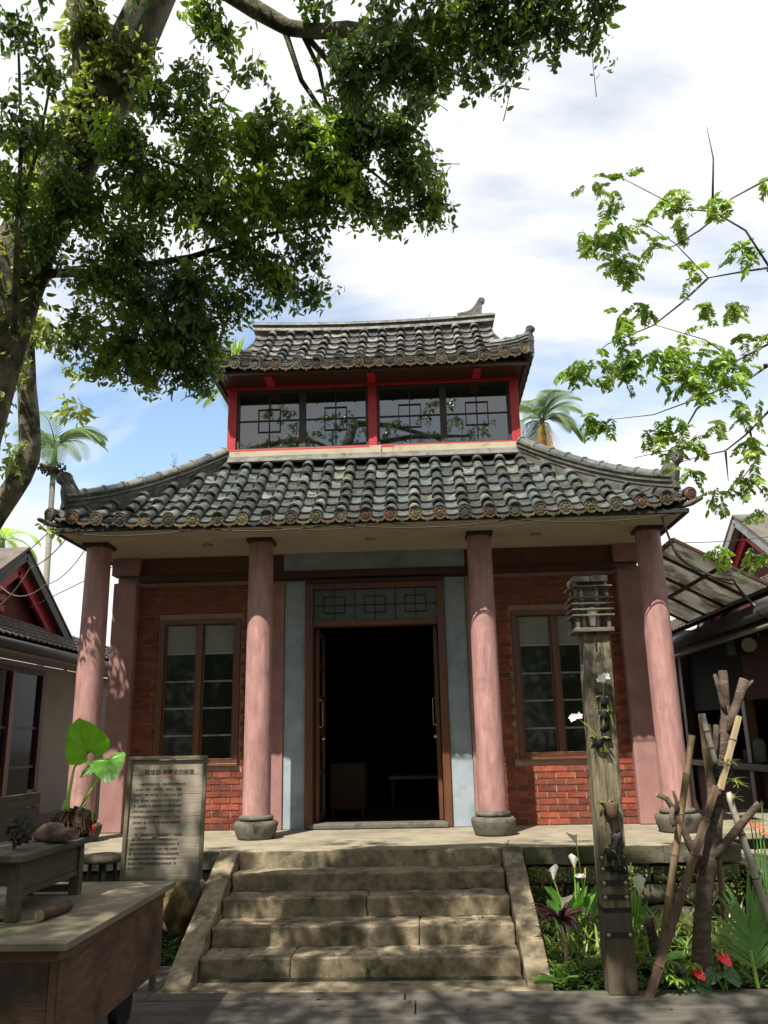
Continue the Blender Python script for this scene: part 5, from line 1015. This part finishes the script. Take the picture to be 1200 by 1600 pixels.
def palmate(c, label, n):
    o = thing('cassava_plant', label, 'plant', c)
    for i in range(n):
        a = i*2.4+1; b = Vector(c)+Vector((math.cos(a)*.09, math.sin(a)*.04-.02, random.uniform(.06, .2))); m = MB().tube([c, b], .003, 5)
        for j in range(7): q = j*.9; m.blade(b, (math.cos(q), math.sin(q)*.8-.3, .15), .075, .022, .6, seg=3)
        m.build('leaf', m_pinn, o)
palmate((2.03, -2.50, G), 'cassava like plant with finger shaped leaves at the deck edge', 7)
ir = thing('iris_fan', 'tall iris fan of sword shaped leaves at the right corner', 'plant', (2.52, -2.42, G))
MB().tube([(2.53, -2.42, G), (2.51, -2.42, -.45)], .012, 8).build('stem', m_stalk, ir)
for i in range(17):
    s_ = -1 if i % 2 else 1; z_ = -.56+i*.016; a = .95-.045*i; m = MB(); m.blade((2.52, -2.42+random.uniform(-.01, .01), z_), (s_*math.sin(a)-.12, random.uniform(-.15, .1), math.cos(a)), random.uniform(.24, .34), .032, .12, .1, 5, nrm=(0, -1, .1)); m.build('leaf', m_iris, ir, smooth=True)
ol = thing('orange_lily', 'tall slender lily stems with small orange flowers at the right edge', 'lily', (2.78, -2.0, G))
for i in range(7):
    b = Vector((2.78+random.uniform(-.05, .05), -2.0+random.uniform(-.04, .04), G)); tp = Vector((2.74+i*.028, -2.05+random.uniform(-.03, .03), random.uniform(.2, .42))); m = MB().tube([b, (b+tp)/2+Vector((.01, 0, 0)), tp], [.008, .007, .003], 6); m.build('stem', m_iris, ol)
    if i < 4:
        f = MB(); 
        for j in range(6): a = j*1.05; f.blade(tp+Vector((0, -.01, -.04)), (math.cos(a), -.3, math.sin(a)*.6+.2), .032, .016, .4, seg=3)
        f.build('petals', m_opet, ol)
    m = MB()
    for j in range(5): m.blade(tp+Vector((random.uniform(-.02, .02), 0, random.uniform(-.05, 0))), (random.uniform(-1, 1), -.2, 1), .025, .008, .1, seg=2)
    m.build('bud', m_ypet if i % 2 else m_figy, ol)
m = MB()
for i in range(26): m.blade((2.74+random.uniform(-.07, .10), -2.0+random.uniform(-.06, .06), G+random.uniform(.0, .3)), (random.uniform(-.35, .35), random.uniform(-.3, .1), 1), random.uniform(.25, .45), .022, .25, seg=5)
m.build('leaves', m_iris, ol, smooth=True)
# low ground cover
def cover(name, x0, x1, y0, y1, n, zf, s0=.018, mt=m_gcov, clumps=None):
    m = MB()
    for i in range(n):
        x, yy = random.uniform(x0, x1), random.uniform(y0, y1)
        hgt = max(0, mnoise.noise(Vector((x*6, yy*6, 3)))+.35)
        z_ = zf+random.uniform(0, .12)*hgt*1.6
        a = random.uniform(0, 6.3); m.blade((x, yy, z_), (math.cos(a), math.sin(a), random.uniform(0, .9)), random.uniform(.6, 1.4)*s0*1.8, s0, .4, seg=2)
    return tag(m.build(name, mt), kind='stuff')
cover('ground_cover', 1.29, 3.3, -2.42, -1.9, 5200, G-.01); cover('ground_cover', 1.29, 3.1, -1.9, -.9, 2600, G-.01, .026, m_dleaf); cover('ground_cover', -3.0, -1.3, -1.7, -.95, 1500, G-.01, .03, m_dleaf)
m = MB()
for i in range(900):
    x = random.choice([random.gauss(1.36, .06), random.gauss(1.9, .2), random.gauss(2.1, .05), random.gauss(2.9, .1), random.uniform(1.3, 3)]); z_ = -.15-abs(random.gauss(0, .12)); m.blade((x, -.93-random.uniform(0, .04), z_), (random.uniform(-1, 1), -.7, random.uniform(-.6, .6)), .03, .018, .4, seg=2)
tag(m.build('wall_moss_plants', m_vine), kind='stuff')
m = MB()
for i in range(26):
    x, yy = random.uniform(1.45, 1.62), random.uniform(-2.42, -2.36)
    for j in range(4): a = j*1.57; m.blade((x, yy, G+.06+(i % 3)*.015), (math.cos(a), math.sin(a), .4), .008, .006, 0, seg=1)
tag(m.build('tiny_flowers', m_ppet), kind='stuff')
# fallen leaves / litter on steps and deck
m = MB()
for i in range(70):
    k_ = random.randrange(6); x = random.uniform(-1.0, 1.05)
    if k_ < 5: yy = yp-tr*k_+random.uniform(.03, .25) if k_ else random.uniform(-.85, .6); z_ = -rs*k_+.006
    else: x = random.uniform(-1.5, 2.6); yy = random.uniform(-3.2, -2.45); z_ = G+.008
    a = random.uniform(0, 6.3); m.blade((x, yy, z_), (math.cos(a), math.sin(a), .05), .035, .016, 0, seg=2)
tag(m.build('fallen_leaves', m_log), kind='stuff')
# ================================================================== TREES
LEAF = np.array([(0, 0, 0), (-.17, .2, .03), (-.235, .5, .05), (.17, .2, .03), (.235, .5, .05), (0, .45, -.02), (-.12, .8, .0), (.12, .8, .0), (0, 1, -.08)], float)
LF = [(0, 5, 1), (1, 5, 2), (2, 5, 6), (5, 8, 6), (0, 3, 5), (3, 4, 5), (4, 7, 5), (7, 8, 5)]
def leaf_cloud(name, centres, dirs, sizes, mt, parent):
    n = len(centres); rg = rng; d = dirs/np.linalg.norm(dirs, axis=1)[:, None]; r_ = rg.normal(size=(n, 3)); s_ = np.cross(d, r_); s_ /= np.linalg.norm(s_, axis=1)[:, None]; nn = np.cross(s_, d)
    V = centres[:, None, :]+sizes[:, None, None]*(LEAF[None, :, 0, None]*s_[:, None]+LEAF[None, :, 1, None]*d[:, None]+LEAF[None, :, 2, None]*rg.uniform(-1, 3.2, (n, 1, 1))*nn[:, None]); V = V.reshape(-1, 3)
    c = V.mean(0); V = V-c; F = (np.array(LF)[None]+np.arange(n)[:, None, None]*9).reshape(-1, 3)
    me = bpy.data.meshes.new(name); me.vertices.add(len(V)); me.vertices.foreach_set('co', V.ravel().astype(np.float32)); me.loops.add(F.size); me.loops.foreach_set('vertex_index', F.ravel().astype(np.int32)); me.polygons.add(len(F)); me.polygons.foreach_set('loop_start', np.arange(0, F.size, 3, dtype=np.int32)); me.polygons.foreach_set('loop_total', np.full(len(F), 3, np.int32)); me.update(); me.validate(); me.materials.append(mt)
    o = bpy.data.objects.new(name, me); link(o, parent, c); return o
def twig_leaves(cl, per, lsize, droop=.35, twig=None, leaves_per=9, origin=None):
    """cl: (x,y,z,r,w); returns leaf centres, dirs, sizes, adding twig tubes to the MB twig"""
    C_, D_, S_ = [], [], []
    for (x, y_, z_, r_, w) in cl:
        nt = max(2, int(per*w*(r_/.2)**2*(1.35 if y_ < -4.9 and per > 60 else 1)))
        for i in range(nt):
            u = rng.normal(size=3); u /= np.linalg.norm(u); u[2] = u[2]*.8-.1; rad = r_*rng.uniform(.25, 1.05)
            tip = np.array([x, y_, z_])+u*rad*np.array([1, 1.3, 1]); ln = rng.uniform(.13, .24); dd = u*.7+rng.normal(size=3)*.45+np.array([0, 0, -droop]); dd /= np.linalg.norm(dd); base = tip-dd*ln
            if twig is not None and i % 4 == 0: twig.tube([base-dd*.03, base, tip-dd*.02], [.003, .0025, .001], 3, cap=False)
            lsz = lsize*min(1, float(np.linalg.norm(tip-CAMP))/5.2)
            for k in range(leaves_per):
                t = (k+.6)/leaves_per; p = base+dd*ln*t; sd = np.cross(dd, rng.normal(size=3)); sd /= np.linalg.norm(sd)
                C_.append(p+sd*.004); D_.append(dd*.75+sd*.85+np.array([0, 0, -.25])); S_.append(lsz*rng.uniform(.45, 1.25))
    return np.array(C_), np.array(D_), np.array(S_)
fig = thing('fig_tree', 'large leafy fig tree arching over from the left with vine covered trunk', 'tree', (-3.1, -3.4, G))
random.seed(14)
tk = MB().tube([(-3.15, -3.3, G-.1), (-2.95, -3.35, .2), (-2.62, -3.42, 1.5), (-2.33, -3.47, 2.62), (-2.08, -3.66, 3.40), (-1.90, -3.83, 3.92), (-1.66, -3.94, 4.36), (-1.42, -4.02, 4.72), (-1.20, -4.11, 5.09), (-1.0, -4.25, 5.48), (-.8, -4.6, 6.2), (-.7, -5.4, 7.0)], [.30, .24, .20, .165, .155, .18, .165, .155, .135, .12, .10, .07], 20, jit=.05)
displace(tk, .035, 3, 1); displace(tk, .015, 9, 4); tk.build('trunk', m_bark, fig, smooth=True)
def br(pts, r0_, r1_, n=8):
    k = len(pts); m = MB().tube(pts, [r0_+(r1_-r0_)*i/(k-1) for i in range(k)], n, jit=.06); displace(m, .012, 6, r0_*50); return m.build('branch', m_bark, fig, smooth=True)
br([(-1.48, -4.0, 4.62), (-1.46, -4.1, 4.94), (-1.47, -4.18, 5.2), (-1.50, -4.3, 5.6), (-1.6, -5, 6.4)], .11, .07, 12)
br([(-.92, -4.4, 5.9), (-.72, -4.45, 5.55), (-.50, -4.41, 5.165), (-.357, -4.38, 5.07), (-.17, -4.34, 4.968), (0, -4.37, 4.90), (.178, -4.40, 4.867), (.37, -4.43, 4.80), (.549, -4.47, 4.787), (.77, -4.48, 4.84), (.93, -4.57, 4.9), (1.3, -4.8, 5.2)], .06, .03, 12)
for i, b in enumerate(BR): br(b, (.02, .016, .02, .034, .018, .018, .016, .02, .014, .022, .016)[i], .006)
for b in ([(-1.6, -5, 6.4), (-2.0, -6.2, 7.0), (-1.8, -8, 7.6), (-1, -10, 7.8)], [(-.7, -5.4, 7.0), (0, -6.6, 7.4), (1.0, -8, 7.6), (2, -10, 7.8)], [(-2.0, -6.2, 7.0), (-3.2, -7.2, 7.2), (-4.2, -8.6, 7.4)], [(-.8, -4.6, 6.2), (.4, -5.2, 6.6), (1.6, -5.8, 6.8)]): br(b, .07, .03)
tw = MB(); CLN = [tuple(c) for c in CL]
# unseen crown over and behind the camera, thinned to shape the cast shade
sv = np.array(sdir)
def shade_want(x, y_):
    if y_ < -2.35: return .8 if x < 1.0 else .5
    if x < -1.15 and y_ < -.6: return .8
    if -1.3 < x < 1.15 and y_ < -.85: return .40
    if x > 1.1 and y_ < -.9: return .06
    if y_ < 1.0: return .30 if x > -2.4 else .5
    return .04
OV = []
for i in range(2600):
    c = np.array([rng.uniform(-6, 2.2), rng.uniform(-11.5, -4.9), rng.uniform(5.4, 7.2)])
    if (c[2]-CAMP[2])/max(.2, c[1]-CAMP[1]) < 1.45 and c[1] > CAMP[1]: continue
    p = c-sv*(c[2]+.2)/sv[2]
    q = c-sv*(c[2]-4.2)/sv[2]
    if np.hypot(q[0]+1.75, q[1]+3.85) < .5: continue
    if rng.uniform() < shade_want(p[0], p[1])*1.0: OV.append((*c, rng.uniform(.14, .27), .62))
C_, D_, S_ = twig_leaves(CLN, 84, .055, twig=tw)
leaf_o = leaf_cloud('crown', C_, D_, S_, m_fig, fig); tag(leaf_o, kind='stuff')
nv = len(C_)
C2, D2, S2 = twig_leaves(OV, 10, .085, leaves_per=8); tag(leaf_cloud('crown_overhead', C2, D2, S2, m_fig, fig), kind='stuff')
tag(tw.build('twigs', m_bark2, fig), kind='stuff')
print('LEAVES', nv, len(C2), len(OV))
# the leaves that show largest, one by one
dist = np.linalg.norm(C_-CAMP, axis=1)-.6*rng.uniform(size=nv); idx = np.argsort(dist)[:4000]; idx = rng.choice(idx, 280, replace=False)
lm = bpy.data.meshes.new('leaf'); lm.from_pydata([tuple(v) for v in LEAF], [], LF); lm.materials.append(m_fig); lmy = lm.copy(); lmy.materials.clear(); lmy.materials.append(m_figy)
for q, i in enumerate(idx):
    o = bpy.data.objects.new('leaf', lmy if q % 6 == 0 else lm); link(o, fig, C_[i]+rng.normal(size=3)*.02); o.rotation_euler = Vector(D_[i]).to_track_quat('Y', 'Z').to_euler(); o.scale = (S_[i]*1.05,)*3
# brighter sprays: sunlit patches of the crown put into the leaf colour
CY = [CL[i] for i in (8, 9, 11, 12, 13, 16, 18, 21, 21, 26, 28, 4, 30)]; CY = [(c[0]-.02, c[1]-.12, c[2]-.02, c[3]*.85, .55) for c in CY]
C3, D3, S3 = twig_leaves(CY, 30, .06); tag(leaf_cloud('lit_leaves', C3, D3, S3, m_figy, fig), kind='stuff')
# vines on the trunk
TP = [(-2.2, -3.6, 3.0), (-2.05, -3.68, 3.45), (-1.88, -3.83, 3.95), (-1.66, -3.94, 4.36), (-1.42, -4.02, 4.72), (-1.20, -4.11, 5.09), (-1.46, -4.1, 5.0), (-1.47, -4.2, 5.3)]
Cv, Dv = [], []
for j in range(6500):
    k = rng.choice(len(TP)-1, p=[.06, .12, .24, .24, .18, .04, .12]); a, b = np.array(TP[k]), np.array(TP[k+1]); 
    if k == 5: a, b = np.array(TP[4]), np.array(TP[5])
    p = a+(b-a)*rng.uniform(); u = rng.normal(size=3); u -= .0; u /= np.linalg.norm(u)
    q = p+u*(.165 if k < 5 else .12)*rng.uniform(.85, 1.25); 
    if mnoise.noise(Vector(q)*5) < -.12: continue
    Cv.append(q); Dv.append(u*.6+np.array([0, 0, -.5])+rng.normal(size=3)*.5)
tag(leaf_cloud('trunk_vine', np.array(Cv), np.array(Dv), rng.uniform(.035, .085, len(Cv)), m_vine, fig), kind='stuff')
# second trunk further back on the left
t2 = thing('leaning_tree', 'smaller lit tree trunk bending behind the big fig trunk at left', 'tree', (-3.9, -.8, G))
m = MB().tube([(-4.3, -.8, G-.1), (-4.2, -.78, 1.2), (-4.0, -.77, 2.2), (-3.78,-.60,2.86), (-3.63,-.66,3.08), (-3.49,-.70,3.27), (-3.37,-.75,3.43), (-3.28,-.80,3.60), (-3.26,-.83,3.74), (-3.27,-.90,3.98), (-3.27,-.99,4.28), (-3.27,-1.07,4.57), (-3.27,-1.15,4.87), (-3.28,-1.26,5.3), (-3.3,-1.5,5.9)], [.15, .13, .12, .115, .112, .11, .108, .105, .10, .095, .09, .085, .08, .075, .07], 16, jit=.05); displace(m, .012, 7); m.build('trunk', m_bark, t2, smooth=True)
tw2 = MB(); L2_ = [(-3.3, -1.3, 4.35, .22, .9), (-3.1, -1.2, 4.75, .3, .9), (-3.45, -1.2, 3.75, .22, .8), (-3.35, -.95, 3.5, .2, .7), (-3.6, -1.1, 4.1, .3, .7), (-2.75, -1.1, 4.3, .2, .4), (-2.72, -1.0, 3.95, .24, .45), (-2.9, -1.1, 4.7, .2, .5), (-3.5, -1.0, 5.0, .4, .7), (-3.05, -.7, 2.9, .12, .35), (-3.8, -1, 4.6, .4, .6)]
C4, D4, S4 = twig_leaves(L2_, 16, .085, twig=tw2); tag(leaf_cloud('crown', C4, D4, S4, m_vine, t2), kind='stuff'); tag(tw2.build('twigs', m_bark2, t2), kind='stuff')
# cassia with pinnate leaves at right
cs = thing('cassia_tree', 'young cassia tree with sparse feathery bright green leaves at upper right', 'tree', (4.2, -3.0, G))
MB().tube([(4.25, -3.0, G-.1), (4.15, -3.0, 1.5), (3.9, -3.0, 2.7), (3.6, -3.0, 3.4), (3.3, -3.1, 4.2), (3.2, -3.2, 5.2)], [.10, .085, .07, .06, .045, .03], 12, jit=.05).build('trunk', m_bark2, cs, smooth=True)
for b in ([(3.6, -3, 3.4), (3.25, -3.05, 3.75), (3.0, -3.04, 3.99)], [(3.9, -3, 2.7), (3.4, -2.8, 2.95), (3.0, -2.7, 3.06)], [(3.7, -3, 3.15), (3.3, -2.9, 3.3), (2.95, -2.87, 3.34)], [(3.6, -3, 3.4), (3.2, -3.0, 3.5), (2.95, -2.98, 3.45)], [(3.4, -3.1, 3.9), (3.1, -3.2, 3.95), (2.93, -3.2, 3.93)], [(3.25, -3.15, 4.6), (3.1, -3.25, 4.6), (2.97, -3.28, 4.54)]): MB().tube(b, [.03, .02, .014], 8).build('branch', m_bark2, cs, smooth=True)
for i, b in enumerate(CB): 
    k = len(b); MB().tube([Vector(p) for p in b], [.0085-.0065*j/(k-1) for j in range(k)], 6, jit=.08).build('branch', m_bark2, cs, smooth=True)
Cc, Dc, Sc = [], [], []; rach = MB(); random.seed(2)
for (x, y_, z_, r_) in CC:
    n_ = max(4, int(12*(r_/.1)**1.3))
    for i in range(n_):
        st_ = np.array([x, y_, z_])+rng.normal(size=3)*r_*.42; d = rng.normal(size=3)*np.array([1, 1, .5])+np.array([0, 0, -.5]); d /= np.linalg.norm(d); ln = rng.uniform(.09, .15); P_ = [st_]
        for k in range(7):
            d = d+np.array([0, 0, -.10]); d /= np.linalg.norm(d); p = P_[-1]+d*ln/7; P_.append(p); s_ = np.cross(d, [0, 0, 1.]); s_ /= (np.linalg.norm(s_)+1e-6)
            for q in (-1, 1): Cc.append(p); Dc.append(s_*q+d*.45+np.array([0, 0, -.35])); Sc.append(rng.uniform(.036, .058))
        Cc.append(P_[-1]); Dc.append(d); Sc.append(.035); rach.tube(P_, .0016, 3, cap=False)
# most leaves as one mass, leaflets are below the size that could be picked apart
tag(leaf_cloud('crown', np.array(Cc), np.array(Dc), np.array(Sc), m_pinn, cs), kind='stuff'); tag(rach.build('leaf_stalks', m_stalk, cs), kind='stuff')
# palms
def palm(base, top, r_, label, n, ln, mt=m_palm, dry=0, fruit=False, seed=1):
    random.seed(seed); o = thing('palm_tree', label, 'palm', base); base, top = Vector(base), Vector(top)
    MB().tube([base, base.lerp(top, .5)+Vector((.03, 0, 0)), top], [r_*1.2, r_, r_*.85], 12).build('trunk', m_trunkp, o, smooth=True)
    MB().tube([top, top+Vector((0, 0, ln*.35))], [r_*1.1, r_*.6], 10).build('crownshaft', m_palm, o, smooth=True); top = top+Vector((0, 0, ln*.3))
    for i in range(n+dry):
        a = i*2.4+random.uniform(-.3, .3); isd = i >= n; e = random.uniform(.2, 2.6) if not isd else random.uniform(-1.6, -.3); d = Vector((math.cos(a), math.sin(a), e)).normalized(); p = top.copy(); m = MB(); P_ = [p.copy()]; K = 24
        for k in range(K):
            d = (d-Vector((0, 0, .085))).normalized(); p = p+d*ln/K; P_.append(p.copy()); s_ = d.cross(Vector((0, 0, 1))).normalized(); L_ = ln*.40*math.sin(PI*(k+3)/(K+4))**.7
            if k > 1:
                for q in (-1, 1): m.blade(p, s_*q+d*1.1+Vector((0, 0, .35)), L_, ln*.022, .8, .2, 4)
        m.tube(P_, [ln*.012*(1-k/(K+2)) for k in range(K+1)], 5); m.build('frond', m_palmd if isd else mt, o)
    if fruit:
        m = MB()
        for k in range(240): a = random.uniform(0, 6.3); rr_ = random.uniform(.05, .36); m.lathe([(.008, -.03), (.03, 0), (.008, .03)], (top.x+math.cos(a)*rr_, top.y+math.sin(a)*rr_, top.z-ln*.36-random.uniform(0, .16)+rr_*.1), 5)
        tag(m.build('fruit_cluster', m_drift, o), kind='stuff')
palm((-7.98, 10, G), (-8.12, 10, 7.35), .075, 'slender areca palm with fruit ring seen left of the lower roof', 18, 1.35, fruit=True, seed=3)
palm((4.3, 14, G), (4.15, 14, 9.15), .08, 'palm with yellowing fronds rising behind the right end of the upper roof', 22, 1.35, dry=3, seed=5)
palm((-3.9, 12, G), (-3.9, 12, 9.2), .10, 'palm mostly hidden behind the left side of the clerestory', 9, 1.5, seed=8)
palm((-11.3, 14, G), (-11.3, 14, 6.2), .10, 'short palm at the far left edge above the gabled house', 9, 1.2, m_figy, seed=9)
# background greenery low behind houses and around the yard; trees behind the viewer are added to darken reflections and fill
def back_tree(c, r_, n, label, mt=m_fig):
    o = thing('background_tree', label, 'tree', (c[0], c[1], G)); MB().tube([(c[0], c[1], G), (c[0]+.1, c[1], c[2])], [.2, .1], 8).build('trunk', m_bark, o)
    cl = [(c[0]+rng.normal()*r_*.45, c[1]+rng.normal()*r_*.45, c[2]+rng.normal()*r_*.35, r_*.42, 1) for _ in range(14)]; C_, D_, S_ = [], [], []
    P_ = []
    for q in cl:
        for _ in range(n//14): u = rng.normal(size=3); u /= np.linalg.norm(u); P_.append(np.array(q[:3])+u*q[3]*rng.uniform(.5, 1.05))
    P_ = np.array(P_); tag(leaf_cloud('crown', P_, rng.normal(size=P_.shape)+np.array([0, 0, -.5]), rng.uniform(.16, .3, len(P_)), mt, o), kind='stuff')
for i, (c, r_, lab) in enumerate((((-9.5, -11, 2.6), 2.8, 'added low leafy tree at the left side of the yard behind the viewer'), ((-1.8, -15.5, 2.4), 2.8, 'added low leafy tree behind the viewer left of centre'), ((4.6, -14.5, 2.6), 2.8, 'added low leafy tree behind the viewer right of centre'), ((10.5, -10, 3.0), 3.0, 'added low leafy tree at the right side of the yard behind the viewer'), ((-5.5, -13, 4.2), 3.0, 'added broad tree in the yard behind the viewer on the left'), ((1.5, -17, 5.0), 3.4, 'added broad tree in the yard straight behind the viewer'), ((7.5, -14, 4.5), 3.0, 'added broad tree in the yard behind the viewer on the right'), ((-12, 12, 1.8), 2.2, 'dark tree far behind the left gabled house'), ((9.5, 13, 2.2), 2.4, 'dark tree far behind the bar house'))):
    back_tree(c, r_, 3600, lab)

hd = thing('reflection_hedge', 'tall unseen hedge added behind the viewer to darken window reflections', 'hedge', (0, -13, G))  # unseen hedge, added to darken what the windows reflect
P_ = np.stack([rng.uniform(-16, 16, 15000), -13+rng.normal(size=15000)*.35, rng.uniform(G, 4.2, 15000)], 1)
tag(leaf_cloud('foliage', P_, rng.normal(size=P_.shape), rng.uniform(.14, .3, len(P_)), m_dleaf, hd), kind='stuff')

random.seed(64); m = MB()
for i in range(1500):
    k_ = random.randrange(1, 5); x = random.choice([random.uniform(-1.06, 1.09), random.gauss(-1.05, .05), random.gauss(1.08, .04), random.gauss(-.4, .1)])
    if not -1.07 < x < 1.1 or mnoise.noise(Vector((x*5, k_*7.1, 2))) < .02: continue
    yy = yp-tr*(k_-1)-.0; m.blade((x, yy-.012, -rs*k_+.002), (random.uniform(-1, 1), -.7, random.uniform(.1, 1)), random.uniform(.008, .02), .008, .3, seg=1)
tag(m.build('step_moss', m_vine), kind='stuff')

random.seed(70); m = MB()
for i in range(260):
    x, yy = random.uniform(1.32, 3.0), random.uniform(-2.4, -1.0); a = random.uniform(0, 6.3); m.blade((x, yy, G+random.uniform(.02, .12)), (math.cos(a), math.sin(a), random.uniform(-.1, .5)), random.uniform(.05, .12), random.uniform(.012, .03), random.uniform(.2, 1.2), seg=3)
tag(m.build('dead_leaves', m_log), kind='stuff')
m = MB()
for i in range(520):
    x, yy = random.uniform(1.32, 3.05), random.uniform(-2.3, -1.0); a = random.uniform(0, 6.3); m.blade((x, yy, G+random.uniform(.0, .1)), (math.cos(a), math.sin(a), random.uniform(.8, 3)), random.uniform(.12, .38), random.uniform(.008, .02), random.uniform(.5, 1.6), seg=5)
tag(m.build('undergrowth', m_vine), kind='stuff')
